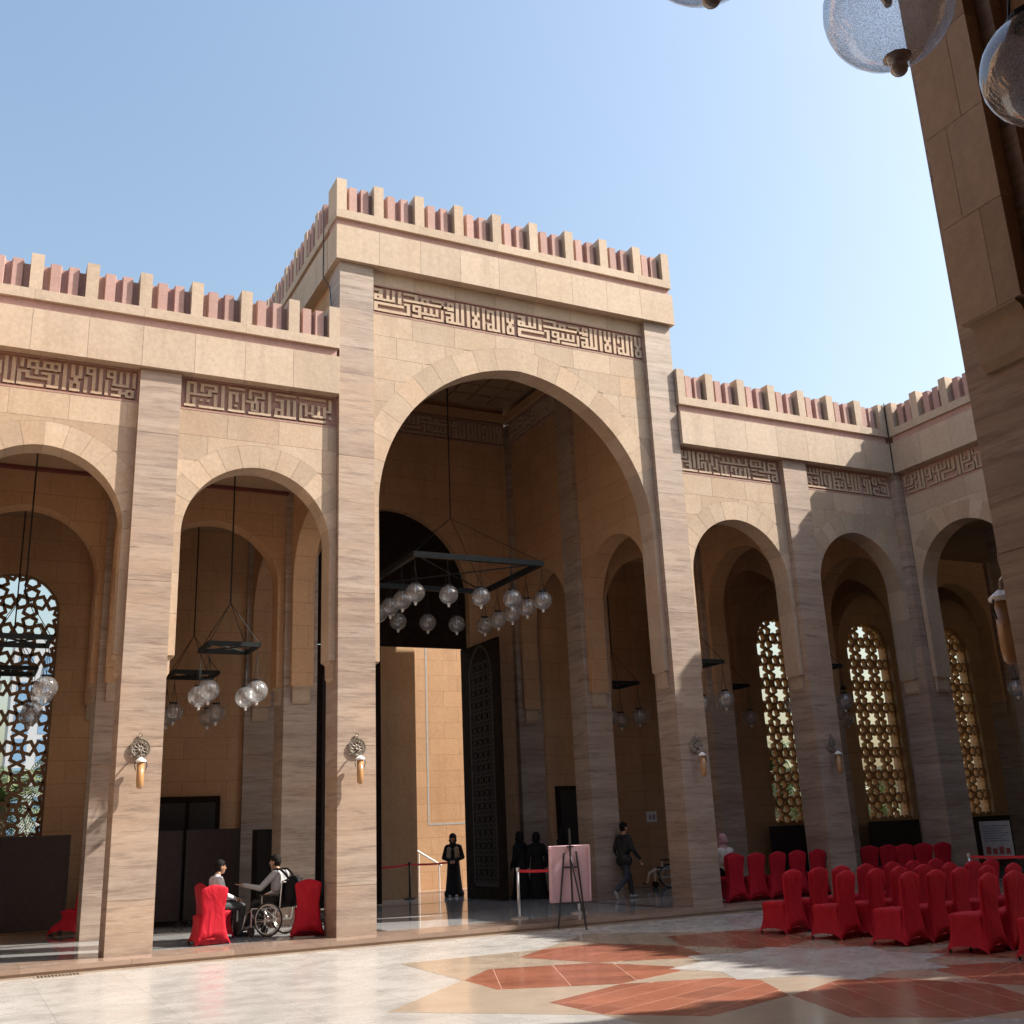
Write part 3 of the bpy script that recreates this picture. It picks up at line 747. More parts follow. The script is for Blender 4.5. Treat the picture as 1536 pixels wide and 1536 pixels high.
# back wall with the door arch
cx = 4.02
A = arch_pts(2.30, 8.0, 10.48, 16)
bw = MB(FN).strip([(a, 0), (cx - 2.3, 0)] + [(cx + u, z) for u, z in A] + [(cx + 2.3, 0), (b, 0)], 14.1, 7.76, 8.3).build('back_wall', M['lime_in'], PO)
frieze(FN, a + .05, b - .05, 12.75, 13.46, 7.68, PO, K_PORTAL, rep=2)
for fr2 in (Fr((0.62, 0, 0), (0, -1, 0), (-1, 0, 0)), Fr((7.765, 0, 0), (0, 1, 0), (1, 0, 0))):
    pass
FSR = Fr((7.765, 0, 0), (0, -1, 0), (1, 0, 0))        # right hall wall: its face looks towards -x
frieze(FSR, -7.5, -(3.85 + PW), 12.75, 13.46, -0.08, PO, K_PORTAL, rep=1)
frieze(FSR, -3.85, -PW, 12.75, 13.46, -0.08, PO, K_PORTAL, rep=1)
MB().box(7.60, 7.76, .65, 7.75, 13.50, 13.75).build('hall_cornice', M['lime_in'], PO)
MB().box(.63, 7.76, 7.60, 7.755, 13.51, 13.76).build('hall_cornice', M['lime_in'], PO)
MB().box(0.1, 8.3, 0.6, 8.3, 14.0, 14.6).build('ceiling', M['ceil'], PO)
nz = 11
cb = MB()                                      # low relief coffers of the hall ceiling
for i in range(10):
    for j in range(10):
        x0, y0 = 0.85 + i * .68, 0.8 + j * .68
        cb.box(x0, x0 + .56, y0, y0 + .56, 13.94, 13.998)
cb.build('ceiling_relief', M['ceil'], PO)
# tympanum, frame and door leaves
ty = MB(FN)
n = len(A)
poly = [(cx - 2.28, 6.63), (cx + 2.28, 6.63)] + [(cx + u * .992, min(z, 10.47)) for u, z in A[::-1]]
ty.prism_uz(poly, 8.0, 8.12)
ty.build('tympanum', M['wood'], PO)
MB(FN).box(cx - 2.3, cx - 2.18, 7.98, 8.2, 0, 6.63).build('door_frame', M['wood'], PO)
MB(FN).box(cx + 2.18, cx + 2.3, 7.98, 8.2, 0, 6.63).build('door_frame', M['wood'], PO)
def leaf(fr, u0, u1, v0, z1, parent, label):
    L = MB(fr).box(u0, u1, v0, v0 + 0.09, 0.02, z1).build('door_leaf', M['wood'], parent)
    L['label'] = label
    m = MB(fr)
    for (x0, x1, y0, y1) in ((u0 + .0, u1, 0.03, .28), (u0, u1, z1 - .5, z1 - .01), (u0, u0 + .32, .28, z1 - .5), (u1 - .32, u1, .28, z1 - .5)):
        m.box(x0 + .005, x1 - .005, v0 - .03, v0 - .001, y0, y1)
    m.build('door_rail', M['wood'], L)
    star_lattice(fr, (u0 + u1) / 2, (u1 - u0) / 2 - .33, .36, z1 - .9, z1 - .9 + (u1 - u0) / 2 - .2, v0 - .022, v0 - .001, L, M['bronze'], p=0.33, w=0.03, name='carved_panel')
    return L
leaf(FN, cx - 2.18, 3.74, 8.03, 6.6, PO, 'closed dark wooden left leaf of the portal door')
leaf(Fr((6.22, 7.95, 0), (0, -1, 0), (1, 0, 0)), 0.0, 2.05, 0.0, 6.6, PO, 'carved dark wooden right leaf of the portal door, swung open')

# ================================================================== RIGHT ARCADE
A2 = empty('arcade', (12, 0, 0), 'stone arcade of two bays right of the portal, half in diagonal shade', TAG_A, world=True)
P4, P5 = 11.481, 15.20
pier(FN, P4, P4 + PW, 0, PW, 0, ZF0, A2)
pier(FN, P5, P5 + PW + .08, -0.10, PW, 0, ZF0, A2)
for (a, b, K) in ((P3 + PW + .002, P4, K4), (P4 + PW, P5, K5)):
    arch_wall(FN, a, b, WV0, WV1, FZ0, A2)
    backing(FN, a, b, A2)
    frieze(FN, a, b, FZ0, FZ1, WV0, A2, K)
parapet(FN, P3 + PW + .02, 15.176, ZF0, ZF1, ZC, ZM, A2, n=7)
for (z0_, z1_, o_, mt_, nm_) in ((ZF0, ZF1, 0.0, 'lime_plain', 'corner_panel'), (ZF1 - .003, ZC + .003, .085, 'pink', 'pink_band'), (ZC, ZC + .2, .012, 'lime_plain', 'coping_stone'), (ZC + .2, ZM, .013, 'lime_plain', 'merlon_post')):
    MB().box(15.178 + o_, 15.75 if nm_ != 'merlon_post' else 15.42, -.105 + o_, .5 if nm_ != 'merlon_post' else .12, z0_, z1_).build(nm_, M[mt_], A2)
GX = [P4, 15.33, 19.18, 23.03]
for x in GX:
    pier(FN, x, x + PW, 3.85, 3.85 + PW, 0, 9.4, A2)
    fr = Fr((x + PW, 0, 0), (0, 1, 0), (-1, 0, 0))
    if x < 15.4 : arch_wall(fr, PW + (.0), 3.85, 0.115, 0.615, 9.4, A2, pieces=False)
    arch_wall(fr, 3.85 + PW, 7.7, 0.115, 0.615, 9.4, A2, pieces=False)
for a, b in ((P3 + PW, P4), (P4 + PW, 15.33), (15.33 + PW, 19.18), (19.18 + PW, 23.03), (23.03 + PW, 26.9)):
    arch_wall(FN, a, b, 3.85 + WV0, 3.85 + WV1, 9.4, A2, pieces=False)
roofslab(8.4, 27.6, 0.70, 8.25, 9.35, 10.2, A2, 'ceiling')
roofslab(8.4, 27.6, 0.64, 8.25, 10.2, 10.9, A2)
MB(FN).box(8.30, 16.3, 7.7, 8.25, 0, 9.6).build('outer_wall', M['lime_in'], A2)
for k, c_ in enumerate((17.42, 21.27, 25.12)):
    w_ = wall_with_window(FN, 16.3 if k == 0 else c_ - MOD / 2 + .001, c_ + MOD / 2, 7.7, 8.25, 0, 9.6, A2, c_, 0.98, 1.5, 7.05, 8.02)
    star_lattice(FN, c_, 0.98, 1.5, 7.05, 8.02, 7.88, 8.08, w_, M['lattice_bounce_lit'], p=0.74, w=0.048)
dd = MB(FN).box(8.75, 9.75, 7.6, 7.695, 0, 2.8).build('side_door', M['wood'], A2)
MB(FN).box(8.85, 9.65, 7.585, 7.598, .1, 2.7).build('door_pane', M['plastic'], dd)

# ================================================================== EAST WING
A3 = empty('arcade', (XE, -7.5, 0), 'shaded stone arcade wing along the right side behind the red chairs', TAG_A, world=True)
wb = [(0.12 + k * MOD, 0.12 + k * MOD + GAP) for k in range(4)]
for k, (a, b) in enumerate(wb):
    arch_wall(FE, a + .002, b, WV0, WV1, FZ0, A3, pieces=(k < 2))
    backing(FE, a, b, A3)
    frieze(FE, a, b, FZ0, FZ1, WV0, A3, K6 if k == 0 else (K4 if k % 2 else K2))
    if k < 3: pier(FE, b, b + PW, 0, PW, 0, ZF0, A3)
    arch_wall(FE, a, b, 3.85 + WV0, 3.85 + WV1, 9.4, A3, pieces=False)
    pier(FE, b, b + PW, 3.85, 3.85 + PW, 0, 9.4, A3)
    MB(FE).box(a + .01, b - .01, 3.85 + .34, 3.85 + .42, 0, 8.6).build('wooden_screen', M['wood'], A3)
    fr = Fr((XE, -b - PW, 0), (1, 0, 0), (0, 1, 0))
    arch_wall(fr, PW, 3.85, 0.115, 0.615, 9.4, A3, pieces=False)
pier(FE, -.62, .118, 3.85, 3.85 + PW, 0, 9.4, A3)
parapet(FE, 0.107, 14.66, ZF0, ZF1, ZC, ZM, A3, n=15)
roofslab(XE + .35, 27.6, -18.6, 0.66, 9.35, 10.2, A3, 'ceiling')
roofslab(XE + .64, 27.6, -18.6, 0.60, 10.2, 10.9, A3)
MB().box(26.9, 27.4, -18.6, 7.7, 0, 9.6).build('outer_wall', M['lime_in'], A3)

# ================================================================== SOUTH SIDE (the camera stands under its great arch)
SX = -0.12
FS = Fr((SX, YS, 0), (-1, 0, 0), (0, -1, 0))
A4 = empty('portal', (-3.5, YS, 0), 'near shaded portal arch whose right pier edges the picture', 'portal', world=True)
SW = 6.90
pier(FS, -PW, 0, 0, PW, 0, PF0, A4)
pier(FS, SW, SW + PW, 0, PW, 0, PF0, A4)
arch_wall(FS, 0.0, SW, WV0, WV1, ZPF0, A4, a=SW / 2 - 0.135, zs=8.6, ap=12.1, ring=0.52, nv=11, course=.62, split=True)
MB(FS).box(0, SW, WV0 + .045, WV1, ZPF0, PF0).build('frieze_backing', M['lime_in'], A4)
parapet(FS, -PW - .1, SW + PW + .1, PF0, PF1, PC, PM, A4, n=9)
MB(FS).box(-.62, -.13, PW, 9.0, 0, 13.9).build('side_wall', M['lime_in'], A4)
MB(FS).box(SW + .13, SW + .62, PW, 9.0, 0, 13.9).build('side_wall', M['lime_in'], A4)
MB(FS).box(-.7, SW + .7, 9.0, 9.5, 0, 14).build('back_wall', M['lime_in'], A4)
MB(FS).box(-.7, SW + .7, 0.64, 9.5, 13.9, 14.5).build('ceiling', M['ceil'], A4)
A5 = empty('arcade', (8, YS, 0), 'near arcade on the camera side, right of the shaded pier', TAG_A, world=True)
for k in range(4):
    b = -PW - k * MOD - .002; a = b - GAP
    arch_wall(FS, a, b, WV0, WV1, FZ0, A5, pieces=False)
    pier(FS, a - PW, a - .002, 0, PW, 0, ZF0, A5)
    backing(FS, a, b, A5)
parapet(FS, -15.38 + .12, -PW - .12, ZF0, ZF1, ZC, ZM, A5, n=15)
MB(FS).box(-16.2, -PW, 0.64, 9.0, 9.35, 10.5).build('ceiling', M['ceil'], A5)
MB(FS).box(-16.2, -.63, 9.0, 9.5, 0, 9.6).build('back_wall', M['lime_in'], A5)
# west wing, plain, out of the picture to the left
A6 = empty('arcade', (-7.72, -7.5, 0), 'sunlit arcade wing closing the left side of the courtyard', TAG_A, world=True)
FW = Fr((-7.72, 0, 0), (0, 1, 0), (-1, 0, 0))
for k in range(4):
    b = -.12 - k * MOD; a = b - GAP
    arch_wall(FW, a, b, WV0, WV1, FZ0 + .65, A6, pieces=False)
    if k < 3: pier(FW, a - PW, a - .002, 0, PW, 0, ZF0, A6)
parapet(FW, -14.66, -0.107, ZF0, ZF1, ZC, ZM, A6, n=15)
MB(FW).box(-14.7, 7.6, .64, 4.2, 9.9, 10.6).build('ceiling', M['ceil'], A6)
MB(FW).box(-14.7, 7.6, 4.2, 4.7, 0, 10).build('outer_wall', M['lime_in'], A6)

# ================================================================== FLOORS
gnd = MB().box(-400, 400, -400, 900, -0.60, -0.45).build('ground', M['sand'])
tag(gnd, kind='structure')
CZ = -0.12
court = MB().box(-7.85, 15.5, -15.0, 0.0, CZ - 0.25, CZ - 0.012).build('courtyard_floor', M['bed'])
tag(court, kind='structure')
SL = 1.2
for i in range(-7, 16):
    for j in range(-13, 0):
        x0, x1 = max(-7.84, i * SL - .18), min(15.3, (i + 1) * SL - .18)
        y0, y1 = j * SL, min((j + 1) * SL, -0.83)
        y1 = (j + 1) * SL - 0.0
        if j == -1: y1 = -0.83
        if x1 - x0 < .05 or y0 < -14.5: continue
        MB().box(x0 + .0015, x1 - .0015, y0 + .0015, y1 - .0015, CZ - .011, CZ).build('marble_slab', M['white_m'], court)
MB().box(-7.84, 15.3, -0.828, -0.56, CZ - .011, CZ + .001).build('border_strip', M['beige_m'], court)
MB().box(-7.84, 15.3, -15.0, -14.41, CZ - .011, CZ + .001).build('border_strip', M['beige_m'], court)
SCX, SCY = 3.92, -7.70
def rp(r, deg): return (SCX + r * cos(radians(deg)), SCY + r * sin(radians(deg)))
Z1 = CZ + 0.0022
for k in range(8):                             # outer beige star, cut into eight kites
    poly = [rp(0.6, 45 * k), rp(4.5, 45 * k - 22.5), rp(5.8, 45 * k), rp(4.5, 45 * k + 22.5)]
    MB().prism_uv(poly, CZ + .0005, Z1).build('beige_inlay', M['beige_m'], court)
for k in range(8):                             # grout bed and red tiles of each petal
    ang = 22.5 + 45 * k
    ax = (cos(radians(ang)), sin(radians(ang))); pe = (-ax[1], ax[0])
    shape = [(1.74, -.24), (2.66, -1.09), (4.12, -1.0), (4.48, 0), (4.12, 1.0), (2.66, 1.09), (1.74, .24)]
    W_ = lambda q: (SCX + ax[0] * q[0] + pe[0] * q[1], SCY + ax[1] * q[0] + pe[1] * q[1])
    MB().prism_uv([W_(q) for q in shape], CZ + .0003, Z1 + .0006).build('grout_bed', M['redgrout'], court)
    rot = radians(45)
    for ii in range(-2, 9):
        for jj in range(-4, 5):
            t = 0.82; g = .005
            cell = [(1.6 + ii * t - 0.0 + g, jj * t * .5 + g), (1.6 + (ii + 1) * t - g, jj * t * .5 + g), (1.6 + (ii + 1) * t - g, (jj + 1) * t * .5 - g), (1.6 + ii * t + g, (jj + 1) * t * .5 - g)]
            P = cell
            for q0, q1 in zip(shape, shape[1:] + shape[:1]):
                nx, ny = (q1[1] - q0[1]), -(q1[0] - q0[0])
                L = hypot(nx, ny)
                P = clip(P, nx / L, ny / L, (nx * q0[0] + ny * q0[1]) / L)
                if len(P) < 3: break
            if len(P) >= 3 and area(P) > .004:
                MB().prism_uv([W_(q) for q in P], CZ + .0004, Z1 + .0016).build('red_tile', M['red_m'], court)
for k in range(8):                             # central white star in eight kites
    ang = 22.5 + 45 * k
    MB().prism_uv([(SCX + .004 * cos(radians(ang)), SCY + .004 * sin(radians(ang))), rp(1.40, ang - 22.5), rp(1.84, ang), rp(1.40, ang + 22.5)], CZ + .0005, Z1 + .0024).build('white_inlay', M['white_m'], court)
# plinth the arcades stand on
pl = MB()
pl.box(-12, 27.6, -0.56, 14.5, -0.45, -0.014)
PLN = pl.build('plinth', M['kerb_m']); tag(PLN, kind='structure')
for i in range(-6, 14):
    x0 = i * 1.6 - .3
    if x0 > 15.2: continue
    MB().box(x0 + .002, min(x0 + 1.6, 15.22) - .002, -0.585, 0.50, -0.075, 0).build('kerb_stone', M['kerb_m'], PLN)
for j in range(9):
    for i in range(-9, 23):
        y0 = .502 + j * 1.22; x0 = i * 1.22
        dk = False
        MB().box(x0 + .0015, x0 + 1.2185, y0 + .0015, y0 + 1.2185, -0.012, 0).build('floor_slab', M['grey_m'] , PLN)
for k, y in enumerate((3.68, 7.2)):
    MB().box(-11.5, 27, y, y + .22, .0005, .004).build('dark_band', M['dark_m'], PLN)
for x in (.9, 7.2):
    MB().box(x, x + .22, .51, 7.19, .0045, .007).build('dark_band', M['dark_m'], PLN)
pe_ = MB(); pe_.box(XE - .55, 27.5, -18.6, -.592, -.45, 0.0); PE = pe_.build('plinth', M['kerb_m']); tag(PE, kind='structure')
ps = MB(); ps.box(-12, XE - .56, -24.5, YS + .58, -.45, 0.0); PS = ps.build('plinth', M['kerb_m']); tag(PS, kind='structure')
pw_ = MB(); pw_.box(-12.4, -7.86 + .6, YS + .585, -.592, -.45, -.0005); tag(pw_.build('plinth', M['kerb_m']), kind='structure')
# drain grate at the foot of the step
G = empty('drain_grate', (-4.58, -0.86, CZ), 'small slotted drain grate in the floor below the left step', 'grate')
MB().box(-.34, .34, -.17, .17, .0015, .006).build('grate_frame', M['beige_m'], G)
for k in range(12):
    MB().box(-.295 + k * .05, -.267 + k * .05, -.12, .12, .0065, .009).build('slot', M['plastic'], G)

# ================================================================== OUTSIDE, beyond the door and the pierced windows
PB = empty('porch_wall', (7.0, 14.0, 0), 'pale stone porch wall in sun beyond the open door', 'wall', world=True)
MB().box(6.75, 10.4, 13.95, 14.4, -.45, 12.5).build('wall_face', M['lime_in'], PB)
for (x0, x1, z0, z1) in ((7.46, 7.52, 2.0, 11.0), (7.46, 9.6, 1.94, 2.0)):
    MB().box(x0, x1, 13.945, 13.9495, z0, z1).build('wall_moulding', M['white_m'], PB)  # whitish so the moulding's sunlit edge is painted as a bright line
PB2 = empty('porch_pier', (4.4, 10.2, 0), 'shaded stone pier of the porch seen through the left of the doorway', 'pier', world=True)
MB().box(3.2, 5.50, 9.95, 10.45, -.012, 8.6).build('pier_block', M['porch_lime'], PB2)
PB3 = empty('shadow_beam', (7, 11, 11.4), 'added unseen stone beam that shades the top of the porch wall', 'beam', world=True)  # added out of view so its shadow falls on the porch wall
MB().box(3.0, 9.5, 10.4, 10.9, 10.9, 12.4).build('beam_block', M['lime_in'], PB3)
HR = empty('handrail', (7.2, 13.2, 0), 'white sloping handrail outside the doorway', 'handrail', world=True)
b_ = MB(); b_.tube((6.6, 13.0, 1.25), (7.5, 13.0, .72), .03); b_.build('rail', M['white_paint'], HR)
for x, z in ((6.75, 1.16), (7.42, .76)):
    MB().tube((x, 13.0, -.01), (x, 13.0, z), .022).build('post', M['white_paint'], HR)
PV = MB().box(-40, 60, 14.5, 60, -.449, -.40).build('lawn', M['grass']); tag(PV, kind='structure')

def palm(x, y, h, label, seed, lean=0.3):
    rs = random.Random(seed)
    P = empty('palm_tree', (x, y, -.42), label, 'palm tree', 'palm trees behind the pierced windows')
    m = MB(); N = 9
    pts = [Vector((lean * (i / N) ** 2, 0, h * i / N)) for i in range(N + 1)]
    for i in range(N):
        m.tube(pts[i], pts[i + 1], 0.24 - .09 * i / N + .02, 0.22 - .09 * i / N, 10)
    m.build('trunk', M['bark'], P)
    c = MB(); top = pts[-1]
    for k in range(34):
        az = 2 * pi * rs.random(); up0 = rs.uniform(-.25, 1.35); L = rs.uniform(2.2, 3.3)
        d = Vector((cos(az), sin(az), 0)); q = top.copy(); prev = q
        n = 9; el = up0
        sd = Vector((-sin(az), cos(az), 0))
        for i in range(n):
            step = (d * cos(el) + Vector((0, 0, 1)) * sin(el)) * (L / n)
            nq = q + step
            el -= 0.16 + .03 * i
            c.tube(q, nq, .025 * (1 - i / n) + .006, .02 * (1 - i / n) + .005, 4, False)
            for t in (0.0, .33, .66):
                b0 = q + step * t
                ll = .62 * sin(pi * min(.98, (i + t + 1.0) / (n + 1)))
                for s_ in (-1, 1):
                    tip = b0 + sd * (s_ * ll * .8) + step.normalized() * ll * .45 - Vector((0, 0, ll * rs.uniform(.15, .5)))
                    w = step.normalized() * .035
                    c.add([tuple(b0 - w), tuple(b0 + w), tuple(tip)], [(0, 1, 2)])
            q = nq
    c.build('crown', M['palm_leaf'], P)
    return P
palm(-5.1, 19.5, 3.6, 'palm tree low in the left pierced window', 1)
palm(-2.2, 25.0, 4.6, 'taller palm tree farther behind the left pierced window', 2)
palm(-8.2, 23.0, 4.2, 'palm tree at the far left behind the pierced window', 3)
palm(24.5, 20.0, 4.0, 'palm tree behind the right pierced windows', 4)
palm(24.3, 16.8, 3.0, 'low palm tree behind the first right pierced window', 5)
palm(29.4, 16.8, 2.6, 'low palm tree behind the second right pierced window', 6)
palm(26.9, 20.5, 4.4, 'taller palm tree between the right pierced windows', 7)
def tower(x, y, w, d, h, label):
    T = empty('tower_block', (x, y, -.45), label, 'building', 'distant towers behind the pierced windows')
    MB().box(-w / 2, w / 2, -d / 2, d / 2, 0, h).build('wall', M['tower'], T)
    n = max(2, int(w / 6))
    for i in range(n):
        x0 = -w / 2 + (i + .2) * w / n
        for k in range(int(h / 8)):
            MB().box(x0, x0 + .6 * w / n, -d / 2 - .1, -d / 2 - .002, 2 + k * 8, 8.6 + k * 8).build('window', M['towerglass'], T)
tower(18, 330, 26, 24, 62, 'distant pale tower with blue glazing, right one in the left pierced window')
tower(-14, 300, 18, 20, 48, 'distant pale tower, left one behind the left pierced window')
tower(60, 380, 22, 24, 70, 'distant tallest pale tower beyond the palms')

# ================================================================== CHANDELIERS
def sphere_prof(r, n=12, a0=-pi / 2, a1=pi / 2):
    return [(max(.0015, r * cos(a0 + (a1 - a0) * i / n)), r * sin(a0 + (a1 - a0) * i / n)) for i in range(n + 1)]
def globe_meshes(r):
    out = {}
    g = MB().lathe(sphere_prof(r, 14), (0, 0, 0), 28)
    out['globe'] = (g, M['glass'], True)
    f = MB().lathe([(.03, -r - .012), (.05, -r + .002), (.02, -r + .012)], (0, 0, 0), 10); f.lathe([(q, z - r - .040) for q, z in sphere_prof(.031, 8)], (0, 0, 0), 12)
    out['finial'] = (f, M['silver'], True)
    c = MB().lathe([(.07, r - .02), (.095, r - .004), (.095, r + .012), (.03, r + .022)], (0, 0, 0), 16)
    out['cap'] = (c, M['iron'], False)
    b = MB().lathe([(.014, .09), (.022, .06), (.022, .03), (.012, .0)], (0, 0, 0), 8); b.tube((0, 0, .09), (0, 0, r), .008, .008, 6)
    out['lamp_holder'] = (b, M['steel'], False)
    return out
GM = {}
def add_globe(parent, x, y, z, zframe, r=0.215):
    if r not in GM:
        GM[r] = {}
        for k, (m, mat, sm) in globe_meshes(r).items():
            o = m.build(k, mat, None, sm); GM[r][k] = o.data; bpy.data.objects.remove(o)
    g = bpy.data.objects.new('globe', GM[r]['globe']); COL.objects.link(g); g.parent = parent; g.location = (x, y, z)
    for k in ('finial', 'cap', 'lamp_holder'):
        o = bpy.data.objects.new(k, GM[r][k]); COL.objects.link(o); o.parent = g
    ch = MB()
    for q in range(3):
        a = 2 * pi * q / 3 + .4
        ch.tube((cos(a) * .085, sin(a) * .085, r), (0, 0, (zframe - z) * .72), .0055, .0055, 5)
    ch.tube((0, 0, (zframe - z) * .72), (0, 0, zframe - z), .007, .007, 5)
    ch.build('chain', M['iron'], g)
def frame_box(parent, hf, hgt=0.12, th=0.10, cross=True):
    m = MB()
    m.box(-hf, hf, -hf, -hf + th, -hgt / 2, hgt / 2); m.box(-hf, hf, hf - th, hf, -hgt / 2, hgt / 2)
    m.box(-hf, -hf + th, -hf + th, hf - th, -hgt / 2 + .001, hgt / 2 - .001); m.box(hf - th, hf, -hf + th, hf - th, -hgt / 2 + .001, hgt / 2 - .001)
    if cross:
        m.tube((-hf, -hf, 0), (hf, hf, 0), .018); m.tube((-hf, hf, 0), (hf, -hf, 0), .018)
    m.build('frame', M['iron'], parent)
def chandelier(x, y, zf, hf, per, zg, zapex, zceil, label, group, r=.215, cat='chandelier', dz=0.0):
    C_ = empty('chandelier', (x, y, zf), label, cat, group)
    frame_box(C_, hf, .12 if hf > 1 else .09, .11 if hf > 1 else .07)
    m = MB(); m.tube((0, 0, zapex - zf), (0, 0, zceil - zf), .016, .016, 6); m.build('suspension_rod', M['iron'], C_)
    m = MB()
    for sx in (-1, 1):
        for sy in (-1, 1): m.tube((sx * (hf - .05), sy * (hf - .05), .05), (0, 0, zapex - zf), .008, .008, 5)
    m.build('suspension_cable', M['iron'], C_)
    k = per - 1; q = hf - .05; pts = []
    for i in range(per):
        for j in range(per):
            if i in (0, k) or j in (0, k): pts.append((-q + 2 * q * i / k, -q + 2 * q * j / k))
    for (gx, gy) in pts: add_globe(C_, gx, gy, zg - zf, 0, r)
    return C_
chandelier(4.0, 3.65, 7.64, 1.64, 5, 6.76, 9.05, 13.95, 'large square iron chandelier with sixteen glass globes inside the portal', 'iron chandeliers with glass globes')
chandelier(-3.50, -18.98, 5.34, 1.66, 5, 4.42, 6.9, 13.9, 'near chandelier whose large glass globes hang into the top right', 'iron chandeliers with glass globes', r=.225)
SG = 'iron chandeliers with glass globes'
for (x, y, lab) in ((-1.55, 2.3, 'small four-globe chandelier at the front of the bay with the seated men'),
                    (-1.55, 6.15, 'small four-globe chandelier deeper inside the bay with the seated men'),
                    (-5.40, 2.3, 'small four-globe chandelier at the front of the leftmost bay'),
                    (-5.40, 6.15, 'small four-globe chandelier before the leftmost pierced window'),
                    (9.94, 2.3, 'small four-globe chandelier in the first bay right of the portal'),
                    (9.94, 6.15, 'small four-globe chandelier deep behind the walking man'),
                    (13.78, 2.3, 'small four-globe chandelier in the second bay right of the portal'),
                    (13.78, 6.15, 'small four-globe chandelier seen against the first right pierced window'),
                    (17.5, 6.15, 'small four-globe chandelier seen against the second right pierced window'),
                    (17.5, -1.67, 'small four-globe chandelier in the first bay of the shaded right wing')):
    chandelier(x, y, 5.44, .52, 2, 4.52, 6.36, 9.35, lab, SG)

# ================================================================== WALL SCONCES
def sconce(x, y, rz, label):
    S_ = empty('wall_sconce', (x, y, 0), label, 'wall lamp', 'wall sconces on the piers', rz)
    # local: -y points away from the wall
    rs = random.Random(4)
    m = MB()
    m.ring((0, -.03, 3.27), (0, 1, 0), .155, .012, 28, 6)
    for k in range(9):
        a = 2 * pi * k / 9
        m.ring((.085 * cos(a), -.03, 3.27 + .085 * sin(a)), (0, 1, 0), .055, .009, 12, 5)
    for k in range(16):
        a = 2 * pi * k / 16
        m.ring((.128 * cos(a), -.032, 3.27 + .128 * sin(a)), (0, 1, 0), .026, .007, 8, 4)
    m.ring((0, -.03, 3.27), (0, 1, 0), .03, .012, 10, 5)
    m.tube((0, -.03, 3.425), (0, -.03, 3.47), .02, .008, 6); m.ring((0, -.03, 3.50), (0, 1, 0), .025, .009, 10, 5)
    m.tube((0, 0, 3.27), (0, -.035, 3.27), .05, .05, 10)
    m.build('filigree_disc', M['brass'], S_)
    m = MB(); m.path([(0, -.03, 3.2), (0, -.10, 3.22), (0, -.17, 3.17), (0, -.19, 3.08)], .016, 6); m.build('bracket', M['brass'], S_)
    m = MB().lathe([(.02, 3.11), (.085, 3.06), (.085, 3.035), (.06, 3.03)], (0, -.19, 0), 14); m.build('lamp_cap', M['white_paint'], S_)
    m = MB()
    for sx in (-1, 1): m.path([(sx * .085, -.19, 3.04), (sx * .10, -.19, 2.98), (sx * .08, -.19, 2.9)], .007, 5)
    m.build('side_hook', M['iron'], S_)
    m = MB().lathe([(.06, 3.03), (.062, 2.70), (.055, 2.63), (.03, 2.60)], (0, -.19, 0), 16); m.build('glass_tube', M['amber'], S_, True)
sconce(P1 + PW / 2, 0, 0, 'brass filigree wall lamp with amber tube on the leftmost sunlit pier')
sconce(P2 + PW / 2, 0, 0, 'brass filigree wall lamp with amber tube on the left pier of the portal')
sconce(P3 + PW / 2 + .05, 0, 0, 'brass filigree wall lamp at the shadow edge on the right pier of the portal')
sconce(P4 + PW / 2 + .05, 0, 0, 'brass filigree wall lamp on the shaded pier between the two right bays')
sconce(SX + .20, YS, pi, 'wall lamp in silhouette on the near shaded pier at the right edge')

